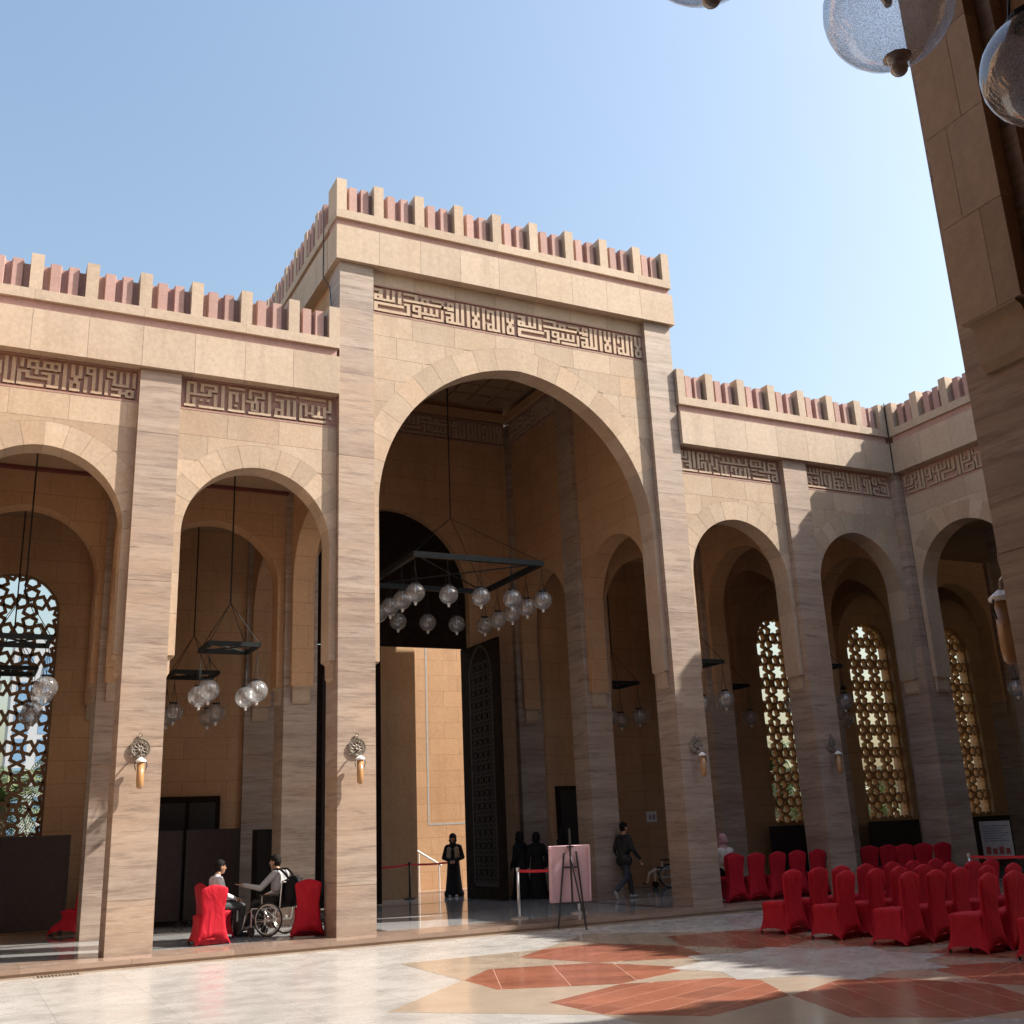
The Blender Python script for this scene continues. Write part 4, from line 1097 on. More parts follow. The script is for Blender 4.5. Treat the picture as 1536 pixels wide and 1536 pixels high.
# ================================================================== RED CHAIRS
def chair_proto():
    root = empty('banquet_chair', (0, 0, 0))
    # local: facing +y, seat centre at the origin
    N = 14; V = []; F = []
    sides = [((-.5, -.5), (.5, -.5)), ((.5, -.5), (.5, .5)), ((.5, .5), (-.5, .5)), ((-.5, .5), (-.5, -.5))]
    ring = []
    for a, b in sides:
        for i in range(N):
            t = i / N; ring.append((a[0] + (b[0] - a[0]) * t, a[1] + (b[1] - a[1]) * t, t))
    lev = 9
    for k in range(lev + 1):
        t = k / lev                                    # 0 seat rim .. 1 floor
        fl = t ** 1.7
        w = .46 + .15 * fl - .035 * sin(pi * t) ; d = .46 + .13 * fl - .035 * sin(pi * t)
        for (x, y, s) in ring:
            hem = .08 * (1 - (2 * s - 1) ** 4) if s else 0
            z = .455 - t * (.45 - hem)
            pin = 1 - .06 * t * sin(pi * s) ** 2
            V.append((x * w * (pin if abs(x) == .5 else 1), y * d * (pin if abs(y) == .5 else 1) - .012 * t, z))
    n = 4 * N
    for k in range(lev):
        for i in range(n):
            F.append((k * n + i, (k + 1) * n + i, (k + 1) * n + (i + 1) % n, k * n + (i + 1) % n))
    # cushion dome on top
    base = 0
    prev = list(range(n))
    for q, (sc_, dz) in enumerate(((.95, .022), (.80, .034), (.5, .040))):
        cur = []
        for (x, y, s) in ring:
            cur.append(len(V)); V.append((x * .46 * sc_, y * .46 * sc_, .455 + dz))
        for i in range(n): F.append((prev[i], prev[(i + 1) % n], cur[(i + 1) % n], cur[i]))
        prev = cur
    V.append((0, 0, .497)); c0 = len(V) - 1
    for i in range(n): F.append((prev[i], prev[(i + 1) % n], c0))
    mk('seat_cover', V, F, M['red'], root, True)
    # back cover
    V = []; F = []; m = 16
    rows = [(.02, .302, -.285, .03), (.10, .270, -.272, .045), (.22, .240, -.255, .045), (.36, .215, -.245, .045), (.50, .200, -.245, .042), (.62, .204, -.255, .040), (.74, .222, -.270, .038), (.84, .236, -.285, .036), (.895, .238, -.292, .034), (.925, .222, -.296, .030), (.950, .165, -.299, .026), (.975, .085, -.302, .02), (.986, .03, -.303, .012)]
    for (z, hw, y, th) in rows:
        for i in range(m):
            a = 2 * pi * i / m
            ca, sa = cos(a), sin(a)
            ex = (abs(ca) ** .35) * (1 if ca >= 0 else -1); ey = (abs(sa) ** .6) * (1 if sa >= 0 else -1)
            zz = z
            if z < .05: zz = .02 + .10 * (1 - abs(ex) ** 3)
            V.append((ex * hw, y + ey * th, zz))
    for k in range(len(rows) - 1):
        for i in range(m): F.append((k * m + i, k * m + (i + 1) % m, (k + 1) * m + (i + 1) % m, (k + 1) * m + i))
    F.append(tuple(range(m - 1, -1, -1))); F.append(tuple(range((len(rows) - 1) * m, len(rows) * m)))
    mk('back_cover', V, F, M['red'], root, True)
    for sx in (-1, 1):
        for (y, x) in ((.245, .262), (-.27, .27)):
            MB().lathe([(.016, 0.0), (.018, .03), (.012, .045)], (sx * x, y, 0), 8).build('foot', M['plastic'], root)
    return root
CH = chair_proto(); used = [False]
def chair(x, y, z, rz, label, group):
    o = CH if not used[0] else copy_tree(CH)
    used[0] = True
    o.location = (x, y, z); o.rotation_euler = (0, 0, rz)
    tag(o, label, 'chair', group); return o
ORD = ['first', 'second', 'third', 'fourth', 'fifth', 'sixth', 'seventh', 'eighth']
rj = random.Random(3)
rowY = [-4.55, -5.85, -7.12, -8.52, -9.72]
for r, yy in enumerate(rowY):
    for k in range((7, 7, 6, 5, 3)[r]):
        chair(6.20 - .045 * r + k * .585 + rj.uniform(-.03, .03), yy + k * .04 + rj.uniform(-.04, .04), CZ + (.002 if 1 else 0), radians(11) + rj.uniform(-.07, .07),
              'red covered courtyard chair, %s from left in the %s row from the portal' % (ORD[k], ORD[r]), 'red chairs set out in rows in the courtyard')
for k in range(5):
    chair(8.98 + k * .56, .50 - .02 * k, 0, radians(2) + rj.uniform(-.06, .06), 'red covered chair on the step right of the portal, %s from the left' % ORD[k], 'red chairs lined up on the right step')
for k in range(5):
    chair((13.08, 13.52, 13.92, 14.36, 14.78)[k], .64 - .15 * k, 0, radians(-16) + rj.uniform(-.07, .07), 'red covered chair on the step in the corner bay, %s from the left' % ORD[k], 'red chairs lined up on the right step')
GL = 'red chairs around the seated men'
chair(-2.03, .90, 0, radians(4), 'bright sunlit red covered chair seen from behind, left of the seated men', GL)
chair(-1.72, 1.95, 0, radians(-78), 'red covered chair the man in the white shirt sits on', GL)
chair(-.26, .92, 0, radians(-14), 'red covered chair seen from behind beside the left pier of the portal', GL)
chair(-3.95, 6.1, 0, radians(80), 'red covered chair half hidden behind the leftmost dark partition', GL)
chair(9.52, 1.32, 0, radians(3), 'red covered chair the person with the pink headscarf sits on', 'red chairs lined up on the right step')

# ================================================================== PARTITIONS, CABINET, SIGNS
def partition(x0, x1, y, label, h=1.98):
    P = empty('partition_screen', ((x0 + x1) / 2, y, 0), label, 'partition', 'dark partition screens'); w = (x1 - x0) / 2
    MB().box(-w + .03, w - .03, -.015, .015, .15, h - .03).build('fabric_panel', M['screen'], P)
    m = MB(); m.box(-w, -w + .03, -.02, .02, .1, h); m.box(w - .03, w, -.02, .02, .1, h); m.box(-w + .03, w - .03, -.02, .02, h - .03, h - .001); m.box(-w + .03, w - .03, -.02, .02, .12, .15)
    m.build('frame', M['plastic'], P)
    for s_ in (-1, 1):
        MB().box(s_ * (w - .08) - .02, s_ * (w - .08) + .02, -.28, .28, .06, .10).build('foot_bar', M['plastic'], P)
        for q in (-.25, .25):
            MB().tube((s_ * (w - .08) - .012, q, .03), (s_ * (w - .08) + .012, q, .03), .029, .029, 10).build('castor', M['plastic'], P)
partition(-3.10, -1.66, 5.85, 'dark cloth partition behind the man in the white shirt')
partition(-1.60, -.42, 5.75, 'dark cloth partition between the two seated men')
partition(-5.95, -3.95, 5.9, 'wide dark cloth partition below the leftmost pierced window')
partition(15.75, 18.75, 7.2, 'low dark partition under the first right pierced window', 1.46)
partition(19.75, 22.75, 7.2, 'low dark partition under the second right pierced window', 1.46)
partition(23.6, 26.4, 7.2, 'low dark partition at the far right under the last pierced window', 1.46)
CBN = empty('cabinet', (.12, 5.55, 0), 'tall black cabinet behind the man in the wheelchair', 'cabinet')
MB().box(-.26, .26, -.25, .25, .05, 1.93).build('body', M['plastic'], CBN)
MB().box(-.245, -.004, -.272, -.251, .08, 1.90).build('door', M['plastic'], CBN); MB().box(.004, .245, -.272, -.251, .08, 1.90).build('door', M['plastic'], CBN)
MB().box(-.24, .24, -.23, .23, 0, .05).build('plinth_base', M['plastic'], CBN)
SB = empty('notice_board', (17.6, .62, 0), 'white printed notice board on a stand at the far right', 'sign', rz=radians(-50))
MB().box(-.36, .36, -.015, .015, .46, 1.38).build('board', M['paleshawl'], SB)
for k in range(7): MB().box(-.30, .30 - .07 * (k % 3), -.020, -.0155, 1.25 - k * .06, 1.275 - k * .06).build('text_line', M['ink'], SB)
for k in range(4): MB().box(-.28 + k * .15, -.17 + k * .15, -.020, -.0155, .58, .76 - .04 * (k % 2)).build('picture', M['redink'], SB)
m = MB(); m.tube((-.3, .03, 0), (-.3, .03, 1.36), .015); m.tube((.3, .03, 0), (.3, .03, 1.36), .015); m.tube((-.3, -.25, .015), (-.3, .25, .015), .015); m.tube((.3, -.25, .015), (.3, .25, .015), .015)
m.build('stand', M['plastic'], SB)
SP = empty('wall_notice', (11.88, 7.69, 1.88), 'small framed notice on the wall behind the walking man', 'sign')
MB().box(-.17, .17, -.02, 0, -.15, .15).build('panel', M['white_paint'], SP)
MB().box(-.10, -.02, -.024, -.0205, -.07, .05).build('pictogram', M['ink'], SP); MB().box(.02, .11, -.024, -.0205, -.08, .06).build('pictogram', M['ink'], SP)

def stanchion(x, y, z, label, group='belt barrier posts', dark=False, h=.95):
    S_ = empty('belt_post', (x, y, z), label, 'barrier post', group)
    mt = M['plastic'] if dark else M['steel']
    MB().lathe([(.175, .0), (.175, .012), (.12, .028), (.03, .04), (.03, .05)], (0, 0, 0), 24).build('base', mt, S_, False)
    MB().tube((0, 0, .045), (0, 0, h - .06), .029, .029, 14).build('post', mt, S_, True)
    MB().lathe([(.034, h - .06), (.036, h - .05), (.036, h), (.02, h + .01)], (0, 0, 0), 14).build('head', M['plastic'] if dark else M['steel'], S_)
def belt(p0, p1, label, h=.055):
    B = empty('barrier_belt', p0, label, 'barrier belt', 'red barrier belts')
    d = Vector(p1) - Vector(p0); n = 10; V = []; F = []
    sd = Vector((-d.y, d.x, 0)).normalized() * .002
    for i in range(n + 1):
        t = i / n; q = d * t - Vector((0, 0, .03 * sin(pi * t)))
        V += [tuple(q + Vector((0, 0, h / 2)) + sd), tuple(q - Vector((0, 0, h / 2)) + sd), tuple(q + Vector((0, 0, h / 2)) - sd), tuple(q - Vector((0, 0, h / 2)) - sd)]
    for i in range(n):
        a, b = 4 * i, 4 * i + 4
        F += [(a, a + 1, b + 1, b), (a + 2, b + 2, b + 3, a + 3), (a, b, b + 2, a + 2), (a + 1, a + 3, b + 3, b + 1)]
    mk('belt', V, F, M['belt'], B)
stanchion(5.14, 9.66, 0, 'dark belt post standing in the open doorway', dark=True)
stanchion(3.98, .74, 0, 'polished steel belt post left of the pink easel board')
stanchion(5.46, .95, 0, 'polished steel belt post behind the right leg of the easel')
stanchion(3.6, 9.0, 0, 'dark belt post hidden by the left door leaf', dark=True)
belt((4.01, .745, .89), (5.43, .945, .89), 'bright red barrier belt left of the pink easel board')
belt((5.17, 9.67, .89), (6.9, 10.4, .89), 'red barrier belt right of the doorway post')
belt((5.11, 9.65, .89), (3.62, 9.0, .89), 'red barrier belt left of the doorway post')
stanchion(12.2, -3.2, CZ, 'steel belt post behind the courtyard chairs at the right')
stanchion(13.7, -5.2, CZ, 'steel belt post at the right edge of the courtyard chairs')
belt((12.22, -3.23, CZ + .89), (13.68, -5.17, CZ + .89), 'red barrier belt behind the courtyard chairs at the right')

# easel with pink board (board faces the portal, legs on the camera side)
EZ = empty('easel', (4.33, -.80, CZ), 'black folding easel holding a pink board at the foot of the step', 'easel', rz=radians(-14))
m = MB(); m.tube((-.27, .10, 0), (-.12, -.02, 1.34), .017); m.build('leg', M['plastic'], EZ)
m = MB(); m.tube((.27, .10, 0), (.12, -.02, 1.36), .017); m.build('leg', M['plastic'], EZ)
m = MB(); m.tube((.10, -.52, 0), (0, -.03, 1.28), .017); m.build('rear_leg', M['plastic'], EZ)
m = MB(); m.tube((0, -.01, .42), (0, -.045, 1.78), .02); m.build('mast', M['plastic'], EZ)
m = MB(); m.tube((-.145, .0, 1.08), (.145, .0, 1.08), .015); m.tube((-.24, .07, .44), (.24, .07, .44), .016); m.box(-.06, .06, -.08, .02, 1.44, 1.47); m.build('crossbar', M['plastic'], EZ)
BD = empty('canvas_board', (4.33, -.80, CZ), 'pink canvas board standing on the black easel', 'board', rz=radians(-14))
bq = MB(); bq.prism_vz([(.10, .455), (.165, .465), (.055, 1.475), (-.01, 1.465)], -.40, .40); bq.build('canvas', M['pinkboard'], BD)
m = MB()
for q_ in (-.395, .355):
    MB().prism_vz([(.06, .50), (.099, .50), (-.006, 1.43), (-.04, 1.43)], q_, q_ + .04).build('stretcher_bar', M['pinkboard'], BD)

# ================================================================== WHEELCHAIRS
def wheelchair(x, y, z, rz, label, rim=None):
    W = empty('wheelchair', (x, y, z), label, 'wheelchair', 'wheelchairs', rz)       # faces +y
    for s_ in (-1, 1):
        wx = s_ * .30
        m = MB().ring((wx, 0, .30), (1, 0, 0), .285, .016, 36, 8); w_ = m.build('wheel', M['plastic'], W, True)
        MB().ring((wx, 0, .30), (1, 0, 0), .262, .010, 36, 6).build('rim', M['steel'], w_, True)
        MB().ring((wx + s_ * .035, 0, .30), (1, 0, 0), .245, .009, 36, 6).build('push_rim', M['steel'], w_, True)
        m = MB()
        for k in range(14):
            a = 2 * pi * k / 14; m.tube((wx, 0, .30), (wx, .26 * cos(a), .30 + .26 * sin(a)), .0025, .0025, 4)
        m.tube((wx - .04, 0, .30), (wx + .04, 0, .30), .03, .03, 10); m.build('spokes', M['steel'], w_)
        m = MB().ring((s_ * .23, .40, .085), (1, 0, 0), .065, .018, 16, 6); m.tube((s_ * .23 - .02, .40, .085), (s_ * .23 + .02, .40, .085), .045, .045, 12); m.build('caster', M['plastic'], W)
        m = MB(); m.path([(s_ * .23, .40, .15), (s_ * .23, .40, .48), (s_ * .23, -.20, .50), (s_ * .23, -.24, .95), (s_ * .23, -.36, .97)], .013, 8)
        m.path([(s_ * .23, -.2, .50), (s_ * .23, -.16, .28), (s_ * .23, .30, .26), (s_ * .23, .40, .40)], .012, 8); m.path([(s_ * .23, .40, .46), (s_ * .20, .55, .38), (s_ * .19, .62, .12)], .012, 8)
        m.build('frame_side', M['steel'], W)
        MB().tube((s_ * .23, -.30, .965), (s_ * .23, -.40, .975), .019, .019, 10).build('push_handle', M['plastic'], W)
        MB().box(s_ * .23 - .03, s_ * .23 + .03, -.18, .22, .70, .73).build('armrest', M['plastic'], W)
        m = MB(); m.tube((s_ * .23, .18, .49), (s_ * .23, .18, .70), .011); m.build('armrest_post', M['steel'], W)
        MB().box(min(s_ * .04, s_ * .19), max(s_ * .04, s_ * .19), .56, .74, .10, .115).build('footplate', M['plastic'], W)
    MB().box(-.215, .215, -.19, .33, .485, .525).build('seat', M['black'], W)
    MB().prism_vz([(-.205, .53), (-.165, .53), (-.20, .93), (-.24, .93)], -.215, .215).build('backrest', M['black'], W)
    m = MB(); m.tube((-.22, .1, .28), (.22, .1, .48), .010); m.tube((.22, .13, .28), (-.22, .13, .48), .010); m.build('cross_brace', M['steel'], W)
    return W
wheelchair(-.66, 1.55, 0, radians(44), 'wheelchair carrying the man with the black backpack')
wheelchair(11.6, 6.6, 0, radians(60), 'empty wheelchair in the shade behind the walking man')

# ================================================================== PEOPLE
def capsule(p0, r0, p1, r1, n=14, h=4):
    p0, p1 = Vector(p0), Vector(p1); d = p1 - p0; L = d.length
    d = d.normalized() if L > 1e-6 else Vector((0, 0, 1))
    a = d.orthogonal().normalized(); b = d.cross(a)
    prof = [(-r0 * cos(pi / 2 * i / h), r0 * sin(pi / 2 * i / h), 0) for i in range(h + 1)] + [(r1 * sin(pi / 2 * i / h), r1 * cos(pi / 2 * i / h), 1) for i in range(h + 1)]
    V = []; F = []
    for k, (t, r, e) in enumerate(prof):
        c = (p1 if e else p0) + d * t; r = max(r, 1e-4)
        V += [c + (a * cos(2 * pi * i / n) + b * sin(2 * pi * i / n)) * r for i in range(n)]
    m = len(prof)
    for k in range(m - 1):
        for i in range(n): F.append((k * n + i, k * n + (i + 1) % n, (k + 1) * n + (i + 1) % n, (k + 1) * n + i))
    F.append(tuple(range(n - 1, -1, -1))); F.append(tuple(range((m - 1) * n, m * n)))
    return V, F
def cap_dist(q, p0, r0, p1, r1):
    d = p1 - p0; L2 = d.length_squared
    t = 0 if L2 < 1e-9 else max(0, min(1, (q - p0).dot(d) / L2))
    return (q - p0 - d * t).length - (r0 + (r1 - r0) * t)
def person(loc, rz, caps, mats, label, voxel=.0095, extra=None):
    """caps: (p0, r0, p1, r1, material key); fused into one continuous surface"""
    caps = [(Vector(a), r0, Vector(b), r1, k) for a, r0, b, r1, k in caps]
    V = []; F = []
    for a, r0, b, r1, k in caps:
        v, f = capsule(a, r0, b, r1); o_ = len(V); V += v; F += [[o_ + i for i in q] for q in f]
    me = bpy.data.meshes.new('tmp'); me.from_pydata([tuple(v) for v in V], [], F)
    o = bpy.data.objects.new('tmp', me); COL.objects.link(o)
    md = o.modifiers.new('r', 'REMESH'); md.mode = 'VOXEL'; md.voxel_size = voxel; md.use_smooth_shade = True
    s2 = o.modifiers.new('s', 'SMOOTH'); s2.factor = .5; s2.iterations = 2
    dg = bpy.context.evaluated_depsgraph_get()
    nm = bpy.data.meshes.new_from_object(o.evaluated_get(dg))
    bpy.data.objects.remove(o)
    nm.name = 'body'
    keys = sorted(set(k for *_, k in caps))
    nm.materials.clear()
    for k in keys: nm.materials.append(M[mats.get(k, k)])
    ki = {k: i for i, k in enumerate(keys)}
    idx = []
    boxes = []
    for a, r0, b, r1, k in caps:
        R_ = max(r0, r1) + .05
        boxes.append((min(a.x, b.x) - R_, max(a.x, b.x) + R_, min(a.y, b.y) - R_, max(a.y, b.y) + R_, min(a.z, b.z) - R_, max(a.z, b.z) + R_))
    for p in nm.polygons:
        q = p.center; best = 9; bk = keys[0]
        for bx_, (a, r0, b, r1, k) in zip(boxes, caps):
            if bx_[0] < q.x < bx_[1] and bx_[2] < q.y < bx_[3] and bx_[4] < q.z < bx_[5]:
                d = cap_dist(q, a, r0, b, r1)
                if d < best: best = d; bk = k
        idx.append(ki[bk])
    nm.polygons.foreach_set('material_index', idx)
    P = empty('person', loc, label, 'person', rz=rz)
    b = bpy.data.objects.new('body', nm); COL.objects.link(b); b.parent = P
    return P
def head(c, yaw=0, pitch=0, hair=True, cover=None, beard=False):
    """head centred at c, looking along local +y turned by yaw (about z) and pitch"""
    Rm = Matrix.Rotation(yaw, 3, 'Z') @ Matrix.Rotation(pitch, 3, 'X'); c = Vector(c)
    T = lambda x, y, z: c + Rm @ Vector((x, y, z))
    L = [(T(0, -.005, .025), .087, T(0, .012, .0), .080, 'skin'), (T(0, .03, -.03), .066, T(0, .045, -.075), .044, 'skin'),
         (T(0, .085, .015), .012, T(0, .108, -.018), .016, 'skin'), (T(-.022, .082, -.055), .010, T(.022, .082, -.055), .010, 'lip'),
         (T(-.082, -.005, .012), .014, T(-.086, -.012, -.025), .012, 'skin'), (T(.082, -.005, .012), .014, T(.086, -.012, -.025), .012, 'skin')]
    for s_ in (-1, 1):
        L.append((T(s_ * .034, .079, .012), .0095, T(s_ * .030, .080, .012), .0095, 'hair'))
        L.append((T(s_ * .050, .076, .034), .0075, T(s_ * .020, .087, .036), .0075, 'hair'))
    if hair:
        L += [(T(0, -.022, .045), .098, T(0, -.035, .01), .090, 'hair'), (T(-.045, .030, .088), .030, T(.045, .030, .088), .030, 'hair'), (T(0, -.06, -.03), .05, T(0, -.065, -.05), .04, 'hair')]
    if cover:
        L += [(T(0, -.015, .045), .106, T(0, -.03, -.02), .105, cover), (T(-.075, .02, -.05), .04, T(.075, .02, -.05), .04, cover), (T(0, -.01, -.10), .085, T(0, 0, -.17), .12, cover)]
    return L
def hand(w, d, up, key='skin', curl=.35, s=1.0, side=1):
    """five fingered hand from wrist w along d, with palm normal 'up'"""
    w, d, up = Vector(w), Vector(d).normalized(), Vector(up)
    up = (up - d * up.dot(d)).normalized(); x = d.cross(up) * side
    L = [(w, .026, w + d * .03, .028, key), (w + d * .02 - x * .016, .019, w + d * .082 - x * .026, .014, key), (w + d * .02 + x * .016, .019, w + d * .082 + x * .026, .014, key), (w + d * .03, .02, w + d * .085, .016, key)]
    for i, (o_, ln) in enumerate(((-.033, .062), (-.011, .076), (.011, .080), (.033, .070))):
        b = w + d * .085 + x * o_; m_ = b + (d - up * curl * .5).normalized() * ln * .55; e = m_ + (d - up * curl * 1.4).normalized() * ln * .5
        L += [(b, .0098, m_, .0092, key), (m_, .0092, e, .008, key)]
    t0 = w + d * .03 + x * .028; t1 = t0 + (d * .6 + x * .8).normalized() * .045; t2 = t1 + (d * .95 + x * .2 - up * curl * .5).normalized() * .034
    L += [(t0, .014, t1, .012, key), (t1, .012, t2, .0095, key)]
    return L
M['lip'] = plain('lips', (0.28, 0.11, 0.09), 0.5)

# seated man in white shirt: local +y forward, seat height .47
caps = [((-.10, 0, .56), .105, (.10, 0, .56), .105, 'bottom'), ((0, -.02, .62), .125, (0, -.04, .78), .135, 'top'), ((-.06, -.05, .80), .12, (-.09, -.05, .97), .10, 'top'), ((.06, -.05, .80), .12, (.09, -.05, .97), .10, 'top'),
        ((-.16, -.05, 1.03), .065, (.16, -.05, 1.03), .065, 'top'), ((0, -.045, 1.03), .065, (0, -.02, 1.13), .052, 'skin'), ((0, -.045, 1.04), .08, (0, -.035, 1.085), .062, 'top')]
for s_ in (-1, 1):
    caps += [((s_ * .10, .02, .56), .095, (s_ * .12, .42, .53), .068, 'bottom'), ((s_ * .12, .42, .53), .068, (s_ * .12, .40, .10), .048, 'bottom'), ((s_ * .12, .37, .045), .045, (s_ * .13, .54, .035), .036, 'shoe')]
    el = Vector((s_ * .24, .02, .76)); wr = Vector((s_ * .13, .26, .68))
    caps += [((s_ * .19, -.05, 1.01), .066, el, .052, 'top'), (el, .052, wr, .038, 'top')] + hand(wr, (-.3 * s_, 1, -.15), (0, 0, 1), curl=.6, side=s_)
caps += head((0, .02, 1.245), 0.0, -.10)
person((-1.66, 1.95, 0), radians(-80), caps, {'top': 'shirt', 'bottom': 'trouser', 'shoe': 'plastic'}, 'seated man in a white shirt and dark trousers facing right, hands on his lap')

# man in the wheelchair, reaching out with his right hand; faces +y
caps = [((-.10, -.02, .62), .11, (.10, -.02, .62), .11, 'bottom'), ((0, -.05, .68), .13, (0, -.06, .84), .145, 'top'), ((-.07, -.06, .86), .125, (-.10, -.05, 1.02), .11, 'top'), ((.07, -.06, .86), .125, (.10, -.05, 1.02), .11, 'top'),
        ((-.18, -.04, 1.08), .07, (.18, -.05, 1.08), .07, 'top'), ((0, -.04, 1.08), .062, (0, .02, 1.18), .054, 'skin')]
for s_ in (-1, 1):
    caps += [((s_ * .10, 0, .61), .09, (s_ * .11, .40, .58), .065, 'bottom'), ((s_ * .11, .40, .58), .065, (s_ * .12, .56, .19), .048, 'bottom'), ((s_ * .12, .55, .155), .042, (s_ * .12, .71, .15), .034, 'shoe')]
el = Vector((.26, .25, .84)); wr = Vector((.20, .52, .90))
el = Vector((-.43, .10, .85)); wr = Vector((-.60, .34, .92))
caps += [((-.21, -.03, 1.06), .07, el, .054, 'top'), (el, .054, wr, .038, 'top')] + hand(wr, (-.62, .75, .12), (0, -.1, 1), curl=-.12, side=-1)
el2 = Vector((.28, .05, .80)); wr2 = Vector((.20, .28, .72))
caps += [((.21, -.05, 1.06), .07, el2, .054, 'top'), (el2, .054, wr2, .038, 'top')] + hand(wr2, (-.2, 1, -.1), (0, 0, 1), curl=.5, side=1)
caps += head((0, .06, 1.295), .15, -.08)
person((-.66, 1.55, 0), radians(44), caps, {'top': 'greyshirt', 'bottom': 'jacket', 'shoe': 'shoe'}, 'man in a grey pullover sitting in a wheelchair, reaching out his hand')
BP = empty('backpack', (-.66, 1.55, 0), 'black backpack hanging on the wheelchair back', 'backpack', rz=radians(44))
bq = MB()
for k, (z, w_, d_) in enumerate(((.52, .15, .08), (.56, .19, .13), (.70, .20, .15), (.84, .19, .14), (.93, .15, .10), (.965, .08, .05))): pass
rows = [(.50, .15, .05), (.54, .20, .095), (.70, .215, .115), (.88, .205, .11), (1.0, .17, .08), (1.04, .10, .04)]
V = []; F = []; n = 16
for (z, hw, hd) in rows:
    for i in range(n):
        a_ = 2 * pi * i / n; V.append((hw * (abs(cos(a_)) ** .5) * (1 if cos(a_) >= 0 else -1), -.36 + hd * (abs(sin(a_)) ** .6) * (1 if sin(a_) >= 0 else -1), z))
for k in range(len(rows) - 1):
    for i in range(n): F.append((k * n + i, k * n + (i + 1) % n, (k + 1) * n + (i + 1) % n, (k + 1) * n + i))
F.append(tuple(range(n - 1, -1, -1))); F.append(tuple(range((len(rows) - 1) * n, len(rows) * n)))
mk('bag', V, F, M['black'], BP, True)
for s_ in (-1, 1):
    m = MB(); m.path([(s_ * .11, -.30, 1.0), (s_ * .125, -.215, 1.10), (s_ * .13, -.13, 1.165), (s_ * .13, -.03, 1.165), (s_ * .13, .07, 1.10)], .022, 6); m.build('strap', M['black'], BP)
MB().box(-.12, .12, -.475, -.445, .56, .76).build('pocket', M['black'], BP)

# walking man seen from behind (faces local +y), mid stride
caps = [((-.08, 0, .90), .12, (.08, 0, .90), .12, 'bottom'), ((0, 0, .98), .145, (0, .02, 1.12), .15, 'top'), ((-.08, .02, 1.14), .135, (-.11, .02, 1.30), .115, 'top'), ((.08, .02, 1.14), .135, (.11, .02, 1.30), .115, 'top'), ((-.10, 0, .86), .135, (.10, 0, .86), .135, 'top'),
        ((-.17, .02, 1.39), .075, (.17, .02, 1.39), .075, 'top'), ((0, .03, 1.40), .06, (0, .05, 1.51), .055, 'skin'),
        ((-.09, 0, .86), .10, (-.09, .20, .50), .07, 'bottom'), ((-.09, .20, .50), .07, (-.09, .26, .11), .055, 'bottom'), ((-.09, .23, .05), .045, (-.09, .40, .035), .036, 'shoe'),
        ((.09, 0, .86), .10, (.09, -.04, .48), .07, 'bottom'), ((.09, -.04, .48), .07, (.09, -.36, .22), .055, 'bottom'), ((.09, -.41, .17), .04, (.09, -.36, .045), .036, 'shoe')]
for s_, fy in ((-1, -.12), (1, .14)):
    el = Vector((s_ * .28, fy * .5 - .02, 1.12)); wr = Vector((s_ * .28, fy + .12, .90))
    caps += [((s_ * .20, .02, 1.37), .072, el, .058, 'top'), (el, .056, wr, .042, 'top')] + hand(wr, (0, .3, -1), (-s_, 0, 0), curl=.5, side=s_)
caps += head((0, .07, 1.62), -.3, 0)
person((8.30, 3.62, 0), radians(-82), caps, {'top': 'jacket', 'bottom': 'jeans'}, 'man in dark jacket and jeans walking past behind the easel')

# robed women
def robed(loc, rz, h, label, mats, arms='clasped', vest=False, face=True):
    k = h / 1.62
    S3 = lambda *p: Vector(p) * k
    c = [(S3(0, 0, .10), .25, S3(0, 0, .55), .20, 'robe'), (S3(0, 0, .55), .20, S3(0, 0, .95), .165, 'robe'), (S3(-.12, .02, .07), .16, S3(.12, -.02, .07), .16, 'robe'),
         (S3(0, 0, .95), .155, S3(0, 0, 1.15), .145, 'robe'), (S3(-.07, 0, 1.12), .12, S3(-.10, 0, 1.25), .105, 'robe'), (S3(.07, 0, 1.12), .12, S3(.10, 0, 1.25), .105, 'robe'),
         (S3(-.15, 0, 1.30), .07, S3(.15, 0, 1.30), .07, 'robe'), (S3(0, 0, 1.30), .065, S3(0, .01, 1.42), .055, 'robe'), (S3(-.09, .17, .03), .04, S3(-.09, .27, .03), .035, 'shoe'), (S3(.09, .17, .03), .04, S3(.09, .27, .03), .035, 'shoe')]
    for s_ in (-1, 1):
        if arms == 'clasped':
            el = S3(s_ * .26, .03, 1.02); wr = S3(s_ * .06, .20, .94)
        else:
            el = S3(s_ * .25, -.02, 1.03); wr = S3(s_ * .25, .08, .80)
        c += [(S3(s_ * .18, 0, 1.28), .068, el, .06, 'sleeve'), (el, .06, wr, .05, 'sleeve')]
        c += hand(wr, (-.7 * s_, .6, -.3) if arms == 'clasped' else (0, .1, -1), (0, .5, .8) if arms == 'clasped' else (-s_, 0, 0), curl=.5, side=s_)
    if vest:
        c += [(S3(-.10, .07, .98), .085, S3(-.09, .06, 1.24), .075, 'vest'), (S3(.10, .07, .98), .085, S3(.09, .06, 1.24), .075, 'vest'), (S3(0, -.05, .95), .15, S3(0, -.04, 1.22), .14, 'vest')]
    c += head(S3(0, .03, 1.515), 0, 0, hair=False, cover='scarf')
    return person(loc, rz, c, mats, label)
robed((6.28, 9.25, 0), radians(150), 1.63, 'woman in a long black skirt and tan vest standing in the doorway with clasped hands', {'robe': 'black', 'sleeve': 'black', 'scarf': 'black', 'vest': 'vest', 'shoe': 'shoe'}, vest=True)
robed((6.90, 6.35, 0), radians(20), 1.60, 'left one of two women in black robes behind the red belt', {'robe': 'black', 'sleeve': 'black', 'scarf': 'black', 'shoe': 'plastic'}, arms='down')
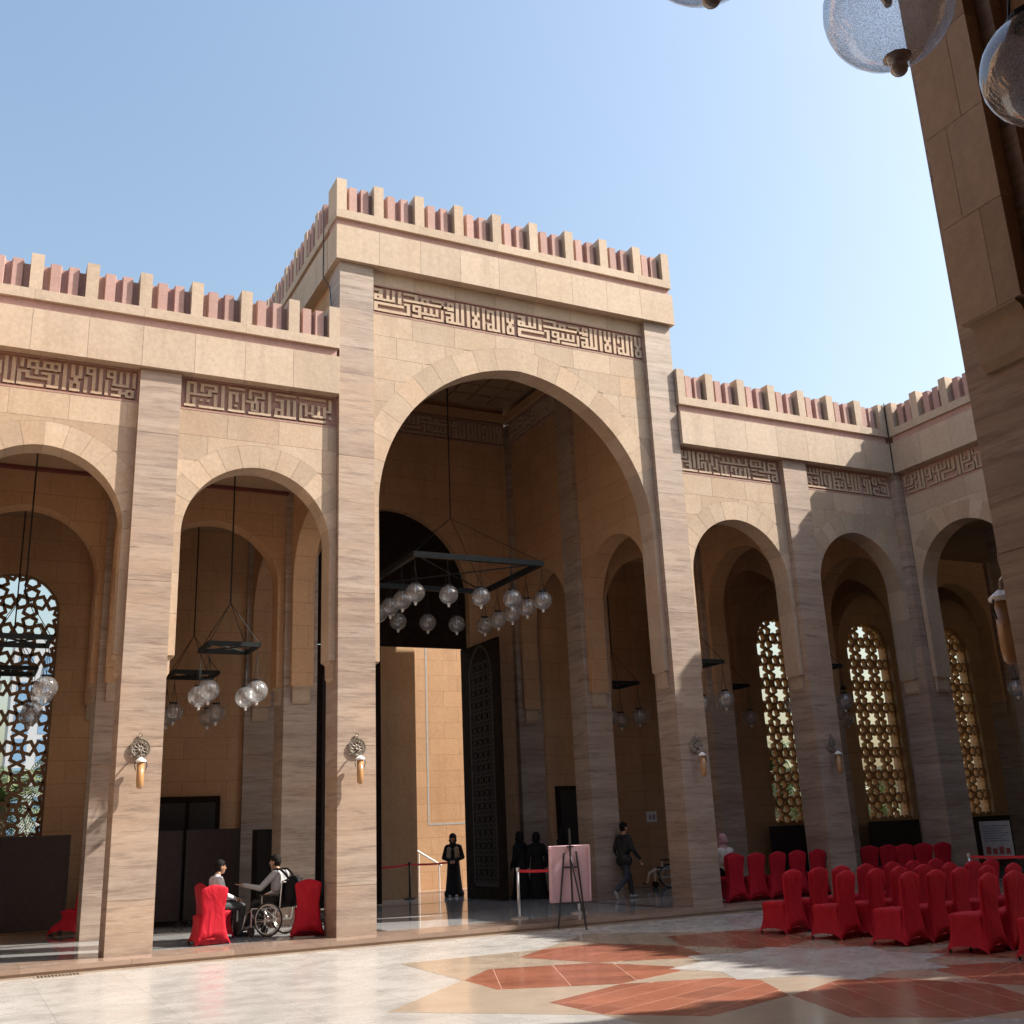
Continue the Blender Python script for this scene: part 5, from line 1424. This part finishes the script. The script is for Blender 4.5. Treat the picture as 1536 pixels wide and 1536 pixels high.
robed((7.22, 6.05, 0), radians(-15), 1.57, 'right one of two women in black robes behind the red belt', {'robe': 'black', 'sleeve': 'black', 'scarf': 'black', 'shoe': 'plastic'}, arms='down')
robed((7.95, 6.0, 0), radians(40), 1.64, 'woman in black robe half hidden behind the pink board', {'robe': 'black', 'sleeve': 'black', 'scarf': 'black', 'shoe': 'plastic'}, arms='down')
# seated person with pink headscarf, seen from behind
caps = [((-.10, 0, .56), .11, (.10, 0, .56), .11, 'bottom'), ((0, -.02, .62), .13, (0, -.04, .80), .135, 'top'), ((-.06, -.05, .80), .125, (-.09, -.05, .97), .105, 'top'), ((.06, -.05, .80), .125, (.09, -.05, .97), .105, 'top'), ((-.16, -.05, 1.03), .07, (.16, -.05, 1.03), .07, 'top'), ((0, -.04, 1.05), .06, (0, -.01, 1.16), .055, 'top')]
for s_ in (-1, 1):
    caps += [((s_ * .10, .02, .56), .10, (s_ * .12, .40, .54), .08, 'bottom'), ((s_ * .12, .40, .54), .08, (s_ * .12, .42, .08), .09, 'bottom'), ((s_ * .12, .42, .04), .04, (s_ * .12, .56, .035), .035, 'shoe')]
    el = Vector((s_ * .24, .02, .78)); wr = Vector((s_ * .10, .26, .68)); caps += [((s_ * .19, -.05, 1.01), .07, el, .056, 'top'), (el, .056, wr, .042, 'top')] + hand(wr, (-.5 * s_, 1, -.1), (0, 0, 1), curl=.5, side=s_)
caps += head((0, .01, 1.26), .4, 0, hair=False, cover='scarf')
person((9.52, 1.32, 0), radians(3), caps, {'top': 'paleshawl', 'bottom': 'black', 'shoe': 'plastic'}, 'seated person in a pink headscarf and pale shawl beside the portal pier')

# loose cables on the stonework
m = MB(); m.path([(-.125, .80, 15.0), (-.13, .78, 14.2), (-.125, .80, 13.36), (-.05, .55, 13.0), (-.02, .45, 12.25)], .012, 5); m.build('cable', M['plastic'], PO)
m = MB(); m.path([(15.165, -.118, 12.25), (15.16, -.12, 11.0), (15.168, -.116, 10.2)], .014, 5); m.build('cable', M['plastic'], A2)
FLD = empty('floodlight', (-.05, 3.3, 14.56), 'small floodlight behind the left merlons of the portal', 'floodlight')
MB().lathe([(.02, 0), (.02, .45), (.10, .5), (.14, .58), (.13, .66), (.06, .70)], (.45, 0, 0), 12).build('lamp_body', M['iron'], FLD)
